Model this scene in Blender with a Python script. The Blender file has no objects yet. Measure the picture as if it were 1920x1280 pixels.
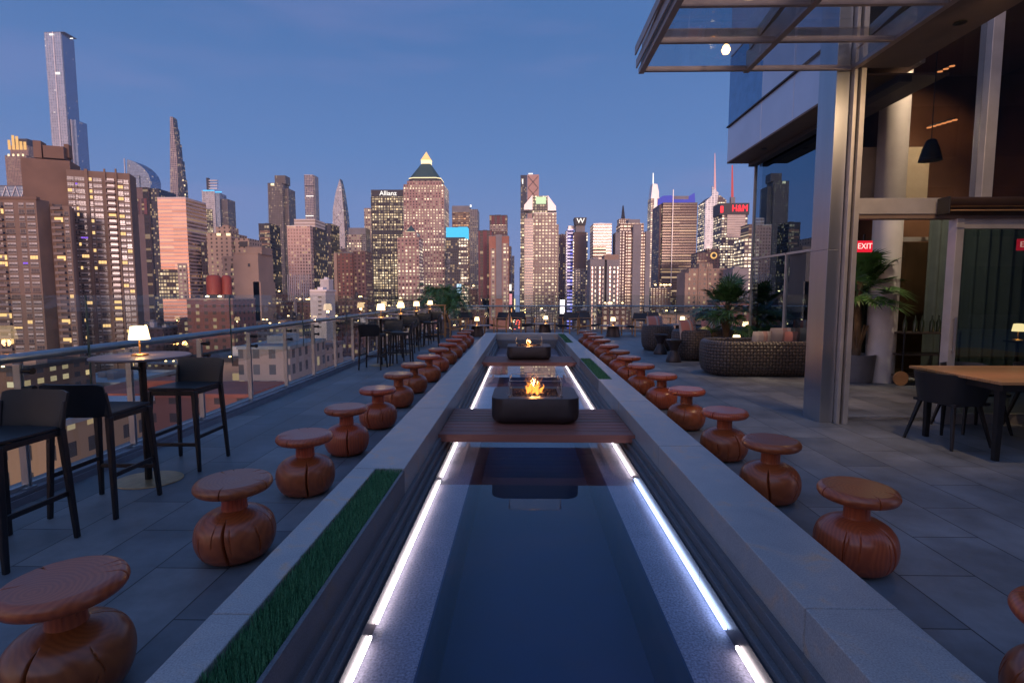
import bpy, math, random
from mathutils import Vector, Matrix
R = math.radians
random.seed(11)
S = bpy.context.scene
col = S.collection
# ------------------------------------------------------------------ camera
CAMH = 1.5; FPX = 1000.0
PT = math.atan(87/FPX); YA = math.atan(20/FPX*math.cos(PT))
cd = bpy.data.cameras.new("camera"); cam = bpy.data.objects.new("camera", cd); col.objects.link(cam)
cam.location = (0, 0, CAMH); cam.rotation_euler = (math.pi/2-PT, 0, YA)
cd.sensor_width = 36; cd.lens = 36*FPX/1920; cd.clip_start = .05; cd.clip_end = 9000
S.camera = cam
S.render.resolution_x = 1024; S.render.resolution_y = 682
try:
    S.view_settings.view_transform = 'Standard'; S.view_settings.look = 'None'
except Exception: pass
S.view_settings.exposure = 0.25; S.view_settings.gamma = 1
# ------------------------------------------------------------------ world: dusk sky, blue in the east ahead, rose afterglow in the west behind
W = bpy.data.worlds.new("World"); S.world = W; W.use_nodes = True
nt = W.node_tree; N = nt.nodes; L = nt.links; N.clear()
def nd(N, t, **k):
    n = N.new(t)
    for a, b in k.items(): setattr(n, a, b)
    return n
tc = nd(N, 'ShaderNodeTexCoord'); sp = nd(N, 'ShaderNodeSeparateXYZ'); L.new(tc.outputs['Generated'], sp.inputs[0])
def ramp(N, stops, interp='EASE'):
    r = N.new('ShaderNodeValToRGB'); r.color_ramp.interpolation = interp
    e = r.color_ramp.elements
    while len(e) < len(stops): e.new(.5)
    for q, (p, c) in zip(e, stops): q.position = p; q.color = (*c, 1)
    return r
east = ramp(N, [(0, (.20,.235,.42)), (.10, (.145,.212,.42)), (.24, (.085,.178,.395)), (.42, (.048,.132,.325)), (.6, (.045,.125,.32)), (1, (.085,.18,.43))], 'LINEAR')
west = ramp(N, [(0, (1.5,.72,.48)), (.12, (1.35,.78,.58)), (.3, (.72,.60,.70)), (.55, (.24,.37,.68)), (1, (.085,.18,.43))], 'LINEAR')
L.new(sp.outputs['Z'], east.inputs[0]); L.new(sp.outputs['Z'], west.inputs[0])
mr = nd(N, 'ShaderNodeMapRange', interpolation_type='SMOOTHSTEP'); L.new(sp.outputs['Y'], mr.inputs[0])
mr.inputs[1].default_value = .15; mr.inputs[2].default_value = -.8
mx = nd(N, 'ShaderNodeMix', data_type='RGBA'); L.new(mr.outputs[0], mx.inputs[0]); L.new(east.outputs[0], mx.inputs[6]); L.new(west.outputs[0], mx.inputs[7])
# thin high cloud, barely there
mp = nd(N, 'ShaderNodeMapping'); mp.inputs['Scale'].default_value = (1.2, 1.2, 7); L.new(tc.outputs['Generated'], mp.inputs[0])
nz = nd(N, 'ShaderNodeTexNoise'); nz.inputs['Scale'].default_value = 2.2; nz.inputs['Detail'].default_value = 5; L.new(mp.outputs[0], nz.inputs[0])
m2 = nd(N, 'ShaderNodeMapRange'); L.new(nz.outputs[0], m2.inputs[0]); m2.inputs[1].default_value = .5; m2.inputs[2].default_value = .8; m2.inputs[3].default_value = 0; m2.inputs[4].default_value = .28
m3 = nd(N, 'ShaderNodeMix', data_type='RGBA'); L.new(m2.outputs[0], m3.inputs[0]); L.new(mx.outputs[2], m3.inputs[6]); m3.inputs[7].default_value = (.23,.22,.42,1)
# the faint twilight of the physical sky added on top
sk = nd(N, 'ShaderNodeTexSky', sky_type='NISHITA'); sk.sun_disc = False; sk.sun_elevation = R(1.0); sk.sun_rotation = R(180)
ml = nd(N, 'ShaderNodeMix', data_type='RGBA', blend_type='ADD'); ml.inputs[0].default_value = .004
L.new(m3.outputs[2], ml.inputs[6]); L.new(sk.outputs[0], ml.inputs[7])
bg = nd(N, 'ShaderNodeBackground'); bg.inputs[1].default_value = 1.12; ou = nd(N, 'ShaderNodeOutputWorld')
L.new(ml.outputs[2], bg.inputs[0]); L.new(bg.outputs[0], ou.inputs[0])
# afterglow: one soft, weak, rosy sun from behind the camera
sd = bpy.data.lights.new('sun', 'SUN'); sd.energy = 1.25; sd.angle = R(10); sd.color = (1, .68, .56)
so = bpy.data.objects.new('sun', sd); col.objects.link(so); so.rotation_euler = Vector((-.16, 1, -.085)).to_track_quat('-Z', 'Y').to_euler()

# ------------------------------------------------------------------ helpers
FV = Vector((-math.sin(YA)*math.cos(PT), math.cos(YA)*math.cos(PT), -math.sin(PT)))
RV = Vector((math.cos(YA), math.sin(YA), 0)); UV_ = Vector((-math.sin(YA)*math.sin(PT), math.cos(YA)*math.sin(PT), math.cos(PT)))
def at(x, y, Y):
    d = FV + RV*((x-960)/FPX) + UV_*((640-y)/FPX)
    s = Y/d.y
    return Vector((d.x*s, Y, CAMH+d.z*s))
def tag(o, label=None, cat=None, group=None, kind=None):
    if label: o['label'] = label
    if cat: o['category'] = cat
    if group: o['group'] = group
    if kind: o['kind'] = kind
    return o
def empty(name, loc=(0,0,0), rz=0, label=None, cat=None, group=None):
    o = bpy.data.objects.new(name, None); col.objects.link(o); o.location = loc; o.rotation_euler = (0,0,rz)
    o.empty_display_size = .2
    return tag(o, label, cat, group)
KIDS = {}
def setparent(o, p):
    o.parent = p; KIDS.setdefault(p.name, []).append(o)
def copy_tree(o, parent=None):
    c = o.copy(); col.objects.link(c)
    if parent: setparent(c, parent)
    for ch in KIDS.get(o.name, []): copy_tree(ch, c)
    return c
class MB:
    def __init__(s): s.v = []; s.f = []; s.m = []; s.uv = None
    def add(s, vs, fs, mi=0):
        b = len(s.v); s.v += [tuple(q) for q in vs]
        for f in fs: s.f.append(tuple(b+i for i in f)); s.m.append(mi)
        return s
    def box(s, x0, x1, y0, y1, z0, z1, mi=0):
        return s.add([(x0,y0,z0),(x1,y0,z0),(x1,y1,z0),(x0,y1,z0),(x0,y0,z1),(x1,y0,z1),(x1,y1,z1),(x0,y1,z1)],
            [(3,2,1,0),(4,5,6,7),(0,1,5,4),(1,2,6,5),(2,3,7,6),(3,0,4,7)], mi)
    def hexa(s, a, b, mi=0):   # bottom quad a, top quad b (counter clockwise)
        return s.add(list(a)+list(b), [(3,2,1,0),(4,5,6,7),(0,1,5,4),(1,2,6,5),(2,3,7,6),(3,0,4,7)], mi)
    def bar(s, p, q, w, h=None, w2=None, h2=None, mi=0):   # rectangular bar between points, with taper
        p = Vector(p); q = Vector(q); h = h or w; w2 = w2 or w; h2 = h2 or h
        d = (q-p).normalized(); up = Vector((0,0,1)) if abs(d.z) < .9 else Vector((0,1,0))
        a = d.cross(up).normalized(); b = a.cross(d).normalized()
        A = [p+a*(i*w/2)+b*(j*h/2) for i, j in ((-1,-1),(1,-1),(1,1),(-1,1))]
        B = [q+a*(i*w2/2)+b*(j*h2/2) for i, j in ((-1,-1),(1,-1),(1,1),(-1,1))]
        return s.add(A+B, [(0,1,2,3),(7,6,5,4),(4,5,1,0),(5,6,2,1),(6,7,3,2),(7,4,0,3)], mi)
    def tube(s, pts, r, n=10, mi=0, cap=True):
        pts = [Vector(p) for p in pts]; rs = r if isinstance(r, (list, tuple)) else [r]*len(pts)
        vs = []; fs = []
        for i, p in enumerate(pts):
            d = (pts[min(i+1, len(pts)-1)]-pts[max(i-1, 0)]).normalized()
            up = Vector((0,0,1)) if abs(d.z) < .95 else Vector((1,0,0))
            a = d.cross(up).normalized(); b = a.cross(d).normalized()
            for k in range(n):
                t = 2*math.pi*k/n; vs.append(p+(a*math.cos(t)+b*math.sin(t))*rs[i])
        for i in range(len(pts)-1):
            for k in range(n):
                k2 = (k+1) % n; fs.append((i*n+k, (i+1)*n+k, (i+1)*n+k2, i*n+k2))
        if cap: fs += [tuple(range(n)), tuple(range(len(pts)*n-1, (len(pts)-1)*n-1, -1))]
        return s.add(vs, fs, mi)
    def lathe(s, prof, n=32, c=(0,0,0), sx=1, sy=1, mi=0, fn=None):
        vs = []; fs = []
        for j, (r, z) in enumerate(prof):
            for k in range(n):
                t = 2*math.pi*k/n; rr, zz = (r, z) if fn is None else fn(r, z, t)
                vs.append((c[0]+rr*math.cos(t)*sx, c[1]+rr*math.sin(t)*sy, c[2]+zz))
        for j in range(len(prof)-1):
            for k in range(n):
                k2 = (k+1) % n; fs.append((j*n+k, j*n+k2, (j+1)*n+k2, (j+1)*n+k))
        if prof[0][0] > 1e-5: fs.append(tuple(range(n-1, -1, -1)))
        if prof[-1][0] > 1e-5: fs.append(tuple((len(prof)-1)*n+k for k in range(n)))
        return s.add(vs, fs, mi)
    def prism(s, pts, z0, z1, k=1.0, c=None, mi=0):   # polygon pts (ccw) extruded, top scaled by k about c
        n = len(pts)
        if c is None: c = (sum(p[0] for p in pts)/n, sum(p[1] for p in pts)/n)
        vs = [(x, y, z0) for x, y in pts]+[(c[0]+(x-c[0])*k, c[1]+(y-c[1])*k, z1) for x, y in pts]
        fs = [tuple(range(n-1, -1, -1)), tuple(range(n, 2*n))]+[(i, (i+1) % n, n+(i+1) % n, n+i) for i in range(n)]
        return s.add(vs, fs, mi)
    def patch(s, fn, nu, nv, th, mi=0):   # thick curved sheet: fn(u,v) in 0..1
        P = [[Vector(fn(i/nu, j/nv)) for j in range(nv+1)] for i in range(nu+1)]
        vs = []; 
        def nrm(i, j):
            a = P[min(i+1, nu)][j]-P[max(i-1, 0)][j]; b = P[i][min(j+1, nv)]-P[i][max(j-1, 0)]
            return a.cross(b).normalized()
        for sgn in (1, -1):
            for i in range(nu+1):
                for j in range(nv+1): vs.append(P[i][j]+nrm(i, j)*(sgn*th/2))
        K = (nu+1)*(nv+1); q = lambda i, j: i*(nv+1)+j; fs = []
        for i in range(nu):
            for j in range(nv):
                fs.append((q(i,j), q(i+1,j), q(i+1,j+1), q(i,j+1))); fs.append((K+q(i,j+1), K+q(i+1,j+1), K+q(i+1,j), K+q(i,j)))
        for i in range(nu):
            fs.append((K+q(i,0), K+q(i+1,0), q(i+1,0), q(i,0))); fs.append((q(i,nv), q(i+1,nv), K+q(i+1,nv), K+q(i,nv)))
        for j in range(nv):
            fs.append((q(0,j), q(0,j+1), K+q(0,j+1), K+q(0,j))); fs.append((K+q(nu,j), K+q(nu,j+1), q(nu,j+1), q(nu,j)))
        return s.add(vs, fs, mi)
    def build(s, name, m, parent=None, loc=(0,0,0), smooth=False, bevel=0, uv=None, seg=2):
        me = bpy.data.meshes.new(name); me.from_pydata(s.v, [], s.f)
        ms = m if isinstance(m, (list, tuple)) else [m]
        for q in ms: me.materials.append(q)
        if len(ms) > 1: me.polygons.foreach_set('material_index', s.m)
        if smooth: me.polygons.foreach_set('use_smooth', [True]*len(me.polygons))
        if uv:
            ul = me.uv_layers.new(name='UVMap')
            for lp in me.loops: ul.data[lp.index].uv = uv[lp.vertex_index]
        me.update()
        o = bpy.data.objects.new(name, me); col.objects.link(o); o.location = loc
        if parent: setparent(o, parent)
        if bevel:
            b = o.modifiers.new('bevel', 'BEVEL'); b.width = bevel; b.segments = seg; b.limit_method = 'ANGLE'; b.angle_limit = R(40)
        if smooth:
            try: me.set_sharp_from_angle(angle=R(38))
            except Exception: pass
        return o
def stadium(x0, x1, y0, y1, r, n=8):
    P = []
    for cx, cy, a in ((x1-r, y0+r, -90), (x1-r, y1-r, 0), (x0+r, y1-r, 90), (x0+r, y0+r, 180)):
        for k in range(n+1):
            t = R(a+90*k/n); P.append((cx+r*math.cos(t), cy+r*math.sin(t)))
    return P
# ------------------------------------------------------------------ materials
def newmat(name):
    m = bpy.data.materials.new(name); m.use_nodes = True; m.node_tree.nodes.clear()
    return m, m.node_tree.nodes, m.node_tree.links
def math_(N, L, op, a, b=None, c=None):
    n = N.new('ShaderNodeMath'); n.operation = op
    for i, q in enumerate((a, b, c)):
        if q is None: continue
        if isinstance(q, (int, float)): n.inputs[i].default_value = q
        else: L.new(q, n.inputs[i])
    return n.outputs[0]
def mixc(N, L, f, a, b, bt='MIX'):
    n = N.new('ShaderNodeMix'); n.data_type = 'RGBA'; n.blend_type = bt
    for i, q in ((0, f), (6, a), (7, b)):
        if isinstance(q, (int, float)): n.inputs[i].default_value = q
        elif isinstance(q, (tuple, list)): n.inputs[i].default_value = (*q[:3], 1)
        else: L.new(q, n.inputs[i])
    return n.outputs[2]
def mat(name, c, rough=.5, metal=0, var=.12, vs=6, bump=0, bs=60, coat=0, emit=None, es=0, spec=.5, stretch=(1,1,1), c2=None, sample=True):
    m, N, L = newmat(name); p = nd(N, 'ShaderNodeBsdfPrincipled'); o = nd(N, 'ShaderNodeOutputMaterial'); L.new(p.outputs[0], o.inputs[0])
    t = nd(N, 'ShaderNodeTexCoord'); mp = nd(N, 'ShaderNodeMapping'); mp.inputs['Scale'].default_value = stretch; L.new(t.outputs['Object'], mp.inputs[0])
    n = nd(N, 'ShaderNodeTexNoise'); n.inputs['Scale'].default_value = vs; n.inputs['Detail'].default_value = 6; L.new(mp.outputs[0], n.inputs[0])
    oi = nd(N, 'ShaderNodeObjectInfo')
    lo = tuple(q*(1-var) for q in c) if c2 is None else c2; hi = tuple(min(1, q*(1+var)) for q in c)
    mr = nd(N, 'ShaderNodeMapRange'); L.new(n.outputs[0], mr.inputs[0]); mr.inputs[1].default_value = .32; mr.inputs[2].default_value = .68
    cc = mixc(N, L, mr.outputs[0], lo, hi)
    h = nd(N, 'ShaderNodeHueSaturation'); L.new(cc, h.inputs['Color']); L.new(math_(N, L, 'MULTIPLY_ADD', oi.outputs['Random'], var*.8, 1-var*.4), h.inputs['Value'])
    L.new(h.outputs[0], p.inputs['Base Color'])
    p.inputs['Metallic'].default_value = metal; p.inputs['Specular IOR Level'].default_value = spec
    L.new(math_(N, L, 'MULTIPLY_ADD', n.outputs[0], .22*rough, rough*.89), p.inputs['Roughness'])
    if coat: p.inputs['Coat Weight'].default_value = coat; p.inputs['Coat Roughness'].default_value = .18
    if bump:
        n2 = nd(N, 'ShaderNodeTexNoise'); n2.inputs['Scale'].default_value = bs; n2.inputs['Detail'].default_value = 4; L.new(mp.outputs[0], n2.inputs[0])
        b = nd(N, 'ShaderNodeBump'); b.inputs['Strength'].default_value = bump; b.inputs['Distance'].default_value = .01; L.new(n2.outputs[0], b.inputs['Height']); L.new(b.outputs[0], p.inputs['Normal'])
    if emit: p.inputs['Emission Color'].default_value = (*emit, 1); p.inputs['Emission Strength'].default_value = es
    if not sample: m.cycles.emission_sampling = 'NONE'
    return m
def emat(name, c, s, sample=True):
    m, N, L = newmat(name); e = nd(N, 'ShaderNodeEmission'); e.inputs[0].default_value = (*c, 1); e.inputs[1].default_value = s
    o = nd(N, 'ShaderNodeOutputMaterial'); L.new(e.outputs[0], o.inputs[0])
    if not sample: m.cycles.emission_sampling = 'NONE'
    return m
def glassmat(name, tint=(.93,.96,.96), refl=(1,1,1), base=.0, ior=1.45, rough=0.0, wav=0):
    m, N, L = newmat(name); t = nd(N, 'ShaderNodeBsdfTransparent'); t.inputs[0].default_value = (*tint, 1)
    g = nd(N, 'ShaderNodeBsdfGlossy'); g.inputs[0].default_value = (*refl, 1); g.inputs['Roughness'].default_value = rough
    f = nd(N, 'ShaderNodeFresnel'); f.inputs[0].default_value = ior
    k0 = math_(N, L, 'MULTIPLY_ADD', f.outputs[0], 1-base, base); gm = nd(N, 'ShaderNodeNewGeometry'); k = math_(N, L, 'MULTIPLY', k0, math_(N, L, 'SUBTRACT', 1, gm.outputs['Backfacing']))
    if wav:
        tc = nd(N, 'ShaderNodeTexCoord'); n = nd(N, 'ShaderNodeTexNoise'); n.inputs['Scale'].default_value = 3.5; L.new(tc.outputs['Object'], n.inputs[0])
        b = nd(N, 'ShaderNodeBump'); b.inputs['Strength'].default_value = wav; b.inputs['Distance'].default_value = .002; L.new(n.outputs[0], b.inputs['Height']); L.new(b.outputs[0], g.inputs['Normal'])
    mx = nd(N, 'ShaderNodeMixShader'); L.new(k, mx.inputs[0]); L.new(t.outputs[0], mx.inputs[1]); L.new(g.outputs[0], mx.inputs[2])
    o = nd(N, 'ShaderNodeOutputMaterial'); L.new(mx.outputs[0], o.inputs[0])
    return m
def facade(name, wall, glass, sx=3.2, sz=3.4, fw=.6, fh=.55, lit=.25, lc=(1,.66,.3), ls=1.2, metal=.0, rough=.2, wrough=.85, wmetal=0, tint=.15):
    m, N, L = newmat(name); tc = nd(N, 'ShaderNodeTexCoord'); a = nd(N, 'ShaderNodeSeparateXYZ'); L.new(tc.outputs['Object'], a.inputs[0])
    n = nd(N, 'ShaderNodeSeparateXYZ'); L.new(tc.outputs['Normal'], n.inputs[0]); M = lambda *q: math_(N, L, *q)
    nx = M('GREATER_THAN', M('ABSOLUTE', n.outputs[0]), M('ABSOLUTE', n.outputs[1]))
    side = M('LESS_THAN', M('ABSOLUTE', n.outputs[2]), .7)
    u = M('ADD', M('MULTIPLY', a.outputs[1], nx), M('MULTIPLY', a.outputs[0], M('SUBTRACT', 1, nx)))
    cu = M('DIVIDE', u, sx); cz = M('DIVIDE', a.outputs[2], sz)
    mu = M('LESS_THAN', M('ABSOLUTE', M('SUBTRACT', M('FRACT', cu), .5)), fw/2); mz = M('LESS_THAN', M('ABSOLUTE', M('SUBTRACT', M('FRACT', cz), .5)), fh/2)
    k = M('MULTIPLY', M('MULTIPLY', mu, mz), side)
    oi = nd(N, 'ShaderNodeObjectInfo')
    cb = nd(N, 'ShaderNodeCombineXYZ'); L.new(M('FLOOR', cu), cb.inputs[0]); L.new(M('FLOOR', cz), cb.inputs[1]); L.new(M('ADD', M('MULTIPLY', oi.outputs['Random'], 57), M('MULTIPLY', nx, 13)), cb.inputs[2])
    w = nd(N, 'ShaderNodeTexWhiteNoise', noise_dimensions='3D'); L.new(cb.outputs[0], w.inputs[0])
    cb2 = nd(N, 'ShaderNodeCombineXYZ'); L.new(M('FLOOR', cz), cb2.inputs[0]); L.new(oi.outputs['Random'], cb2.inputs[1])
    w2 = nd(N, 'ShaderNodeTexWhiteNoise', noise_dimensions='3D'); L.new(cb2.outputs[0], w2.inputs[0])
    sc = nd(N, 'ShaderNodeSeparateColor'); L.new(w.outputs['Color'], sc.inputs[0])
    on = M('MULTIPLY', M('LESS_THAN', w.outputs['Value'], M('MULTIPLY', lit, M('MULTIPLY_ADD', w2.outputs['Value'], 1.5, .25))), k)
    nn = nd(N, 'ShaderNodeTexNoise'); nn.inputs['Scale'].default_value = .06; nn.inputs['Detail'].default_value = 5; L.new(tc.outputs['Object'], nn.inputs[0])
    wc = mixc(N, L, nn.outputs[0], tuple(q*(1-tint*1.6) for q in wall), tuple(q*(1+tint*1.6) for q in wall))
    gc = mixc(N, L, M('MULTIPLY', sc.outputs[2], .5), glass, tuple(q*.35 for q in glass))
    p = nd(N, 'ShaderNodeBsdfPrincipled'); L.new(mixc(N, L, k, wc, gc), p.inputs['Base Color'])
    L.new(M('MULTIPLY_ADD', k, rough-wrough, wrough), p.inputs['Roughness']); L.new(M('MULTIPLY_ADD', k, metal-wmetal, wmetal), p.inputs['Metallic'])
    L.new(mixc(N, L, M('MULTIPLY', sc.outputs[1], .55), lc, (1,.86,.62)), p.inputs['Emission Color'])
    L.new(M('MULTIPLY', on, M('MULTIPLY_ADD', M('POWER', sc.outputs[0], 2.0), ls*1.5, ls*.25)), p.inputs['Emission Strength'])
    o = nd(N, 'ShaderNodeOutputMaterial'); L.new(p.outputs[0], o.inputs[0]); m.cycles.emission_sampling = 'NONE'
    return m

def deckmat():
    m, N, L = newmat('slate_paving'); tc = nd(N, 'ShaderNodeTexCoord'); mp = nd(N, 'ShaderNodeMapping'); mp.inputs['Rotation'].default_value = (0,0,R(90)); L.new(tc.outputs['Object'], mp.inputs[0])
    b = nd(N, 'ShaderNodeTexBrick'); L.new(mp.outputs[0], b.inputs[0]); b.offset = .5; b.inputs['Scale'].default_value = 1; b.inputs['Mortar Size'].default_value = .0042; b.inputs['Mortar Smooth'].default_value = .3
    b.inputs['Brick Width'].default_value = .93; b.inputs['Row Height'].default_value = .405; b.inputs['Bias'].default_value = 0
    b.inputs['Color1'].default_value = (.11,.125,.145,1); b.inputs['Color2'].default_value = (.185,.192,.205,1); b.inputs['Mortar'].default_value = (.025,.028,.033,1)
    n = nd(N, 'ShaderNodeTexNoise'); n.inputs['Scale'].default_value = 1.7; n.inputs['Detail'].default_value = 8; n.inputs['Roughness'].default_value = .65; L.new(tc.outputs['Object'], n.inputs[0])
    n2 = nd(N, 'ShaderNodeTexNoise'); n2.inputs['Scale'].default_value = 55; n2.inputs['Detail'].default_value = 5; L.new(tc.outputs['Object'], n2.inputs[0])
    mr = nd(N, 'ShaderNodeMapRange'); L.new(n.outputs[0], mr.inputs[0]); mr.inputs[1].default_value = .3; mr.inputs[2].default_value = .7; mr.inputs[3].default_value = .55; mr.inputs[4].default_value = 1.4
    h = nd(N, 'ShaderNodeHueSaturation'); L.new(b.outputs[0], h.inputs['Color']); L.new(mr.outputs[0], h.inputs['Value'])
    p = nd(N, 'ShaderNodeBsdfPrincipled'); L.new(h.outputs[0], p.inputs['Base Color'])
    L.new(math_(N, L, 'MULTIPLY_ADD', n.outputs[0], .5, .26), p.inputs['Roughness']); p.inputs['Specular IOR Level'].default_value = .45
    hh = math_(N, L, 'ADD', math_(N, L, 'MULTIPLY', b.outputs['Fac'], -1.0), math_(N, L, 'ADD', math_(N, L, 'MULTIPLY', n2.outputs[0], .25), math_(N, L, 'MULTIPLY', n.outputs[0], .6)))
    bu = nd(N, 'ShaderNodeBump'); bu.inputs['Strength'].default_value = .5; bu.inputs['Distance'].default_value = .004; L.new(hh, bu.inputs['Height']); L.new(bu.outputs[0], p.inputs['Normal'])
    o = nd(N, 'ShaderNodeOutputMaterial'); L.new(p.outputs[0], o.inputs[0]); return m
def stonemat(name, c, c2, c3, rough=.45):
    m, N, L = newmat(name); tc = nd(N, 'ShaderNodeTexCoord')
    n = nd(N, 'ShaderNodeTexNoise'); n.inputs['Scale'].default_value = 3.2; n.inputs['Detail'].default_value = 8; n.inputs['Distortion'].default_value = 1.4; L.new(tc.outputs['Object'], n.inputs[0])
    n2 = nd(N, 'ShaderNodeTexNoise'); n2.inputs['Scale'].default_value = 160; n2.inputs['Detail'].default_value = 3; L.new(tc.outputs['Object'], n2.inputs[0])
    wv = nd(N, 'ShaderNodeTexWave', wave_type='BANDS', bands_direction='DIAGONAL'); wv.inputs['Scale'].default_value = 3.0; wv.inputs['Distortion'].default_value = 14; wv.inputs['Detail'].default_value = 4; wv.inputs['Detail Scale'].default_value = 1.6; L.new(tc.outputs['Object'], wv.inputs[0])
    cc = mixc(N, L, math_(N, L, 'SMOOTH_MIN', n.outputs[0], 1, .1), c, c2)
    mr = nd(N, 'ShaderNodeMapRange'); L.new(n.outputs[0], mr.inputs[0]); mr.inputs[1].default_value = .52; mr.inputs[2].default_value = .66
    cc = mixc(N, L, math_(N, L, 'MULTIPLY', mr.outputs[0], math_(N, L, 'MULTIPLY', wv.outputs[1] if len(wv.outputs) > 1 else wv.outputs[0], .8)), cc, c3)
    mr2 = nd(N, 'ShaderNodeMapRange'); L.new(n2.outputs[0], mr2.inputs[0]); mr2.inputs[1].default_value = .3; mr2.inputs[2].default_value = .7; mr2.inputs[3].default_value = .72; mr2.inputs[4].default_value = 1.25
    h = nd(N, 'ShaderNodeHueSaturation'); L.new(cc, h.inputs['Color']); L.new(mr2.outputs[0], h.inputs['Value'])
    p = nd(N, 'ShaderNodeBsdfPrincipled'); L.new(h.outputs[0], p.inputs['Base Color']); p.inputs['Roughness'].default_value = rough
    bu = nd(N, 'ShaderNodeBump'); bu.inputs['Strength'].default_value = .25; bu.inputs['Distance'].default_value = .002; L.new(n2.outputs[0], bu.inputs['Height']); L.new(bu.outputs[0], p.inputs['Normal'])
    o = nd(N, 'ShaderNodeOutputMaterial'); L.new(p.outputs[0], o.inputs[0]); return m
def woodmat(name, c1, c2, rough=.32, coat=.35, ring=9, axis='RINGS', stretch=(1,1,.35)):
    m, N, L = newmat(name); tc = nd(N, 'ShaderNodeTexCoord'); oi = nd(N, 'ShaderNodeObjectInfo')
    mp = nd(N, 'ShaderNodeMapping'); L.new(tc.outputs['Object'], mp.inputs[0]); mp.inputs['Scale'].default_value = stretch
    cb = nd(N, 'ShaderNodeCombineXYZ'); L.new(math_(N, L, 'MULTIPLY_ADD', oi.outputs['Random'], .3, -.1), cb.inputs[0]); L.new(math_(N, L, 'MULTIPLY', oi.outputs['Random'], .17), cb.inputs[1]); L.new(math_(N, L, 'MULTIPLY', oi.outputs['Random'], 9), cb.inputs[2]); L.new(cb.outputs[0], mp.inputs['Location'])
    wv = nd(N, 'ShaderNodeTexWave', wave_type=axis)
    if axis == 'RINGS': wv.rings_direction = 'Z'
    else: wv.bands_direction = 'Y'
    wv.inputs['Scale'].default_value = ring; wv.inputs['Distortion'].default_value = 5; wv.inputs['Detail'].default_value = 4; wv.inputs['Detail Scale'].default_value = 1.2; L.new(mp.outputs[0], wv.inputs[0])
    n = nd(N, 'ShaderNodeTexNoise'); n.inputs['Scale'].default_value = 5; n.inputs['Detail'].default_value = 7; L.new(mp.outputs[0], n.inputs[0])
    f = math_(N, L, 'ADD', math_(N, L, 'MULTIPLY', wv.outputs[1], .28), math_(N, L, 'MULTIPLY', n.outputs[0], .7))
    cc = mixc(N, L, f, c1, c2)
    h = nd(N, 'ShaderNodeHueSaturation'); L.new(cc, h.inputs['Color']); L.new(math_(N, L, 'MULTIPLY_ADD', oi.outputs['Random'], .5, .78), h.inputs['Value']); L.new(math_(N, L, 'MULTIPLY_ADD', oi.outputs['Random'], -.015, .507), h.inputs['Hue'])
    p = nd(N, 'ShaderNodeBsdfPrincipled'); L.new(h.outputs[0], p.inputs['Base Color']); L.new(math_(N, L, 'MULTIPLY_ADD', n.outputs[0], .3, rough-.12), p.inputs['Roughness'])
    p.inputs['Coat Weight'].default_value = coat; p.inputs['Coat Roughness'].default_value = .2
    bu = nd(N, 'ShaderNodeBump'); bu.inputs['Strength'].default_value = .08; bu.inputs['Distance'].default_value = .002; L.new(f, bu.inputs['Height']); L.new(bu.outputs[0], p.inputs['Normal'])
    o = nd(N, 'ShaderNodeOutputMaterial'); L.new(p.outputs[0], o.inputs[0]); return m
def wickermat():
    m, N, L = newmat('woven_wicker'); tc = nd(N, 'ShaderNodeTexCoord'); a = nd(N, 'ShaderNodeSeparateXYZ'); L.new(tc.outputs['UV'], a.inputs[0]); M = lambda *q: math_(N, L, *q)
    u = M('MULTIPLY', a.outputs[0], 17); v = M('MULTIPLY', a.outputs[1], 17)
    par = M('MODULO', M('ADD', M('FLOOR', u), M('FLOOR', v)), 2)
    su = M('ABSOLUTE', M('SINE', M('MULTIPLY', u, math.pi))); sv = M('ABSOLUTE', M('SINE', M('MULTIPLY', v, math.pi)))
    h = M('ADD', M('MULTIPLY', par, M('MULTIPLY', su, M('POWER', sv, .4))), M('MULTIPLY', M('SUBTRACT', 1, par), M('MULTIPLY', sv, M('POWER', su, .4))))
    hole = M('LESS_THAN', M('MULTIPLY', su, sv), .16)
    n = nd(N, 'ShaderNodeTexNoise'); n.inputs['Scale'].default_value = 30; L.new(tc.outputs['UV'], n.inputs[0])
    c = mixc(N, L, n.outputs[0], (.035,.026,.023), (.16,.115,.095)); c = mixc(N, L, M('MULTIPLY', par, .45), c, (.03,.025,.025)); c = mixc(N, L, hole, c, (.004,.003,.003))
    p = nd(N, 'ShaderNodeBsdfPrincipled'); L.new(c, p.inputs['Base Color']); p.inputs['Roughness'].default_value = .42
    bu = nd(N, 'ShaderNodeBump'); bu.inputs['Strength'].default_value = .9; bu.inputs['Distance'].default_value = .012; L.new(h, bu.inputs['Height']); L.new(bu.outputs[0], p.inputs['Normal'])
    o = nd(N, 'ShaderNodeOutputMaterial'); L.new(p.outputs[0], o.inputs[0]); return m
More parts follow.
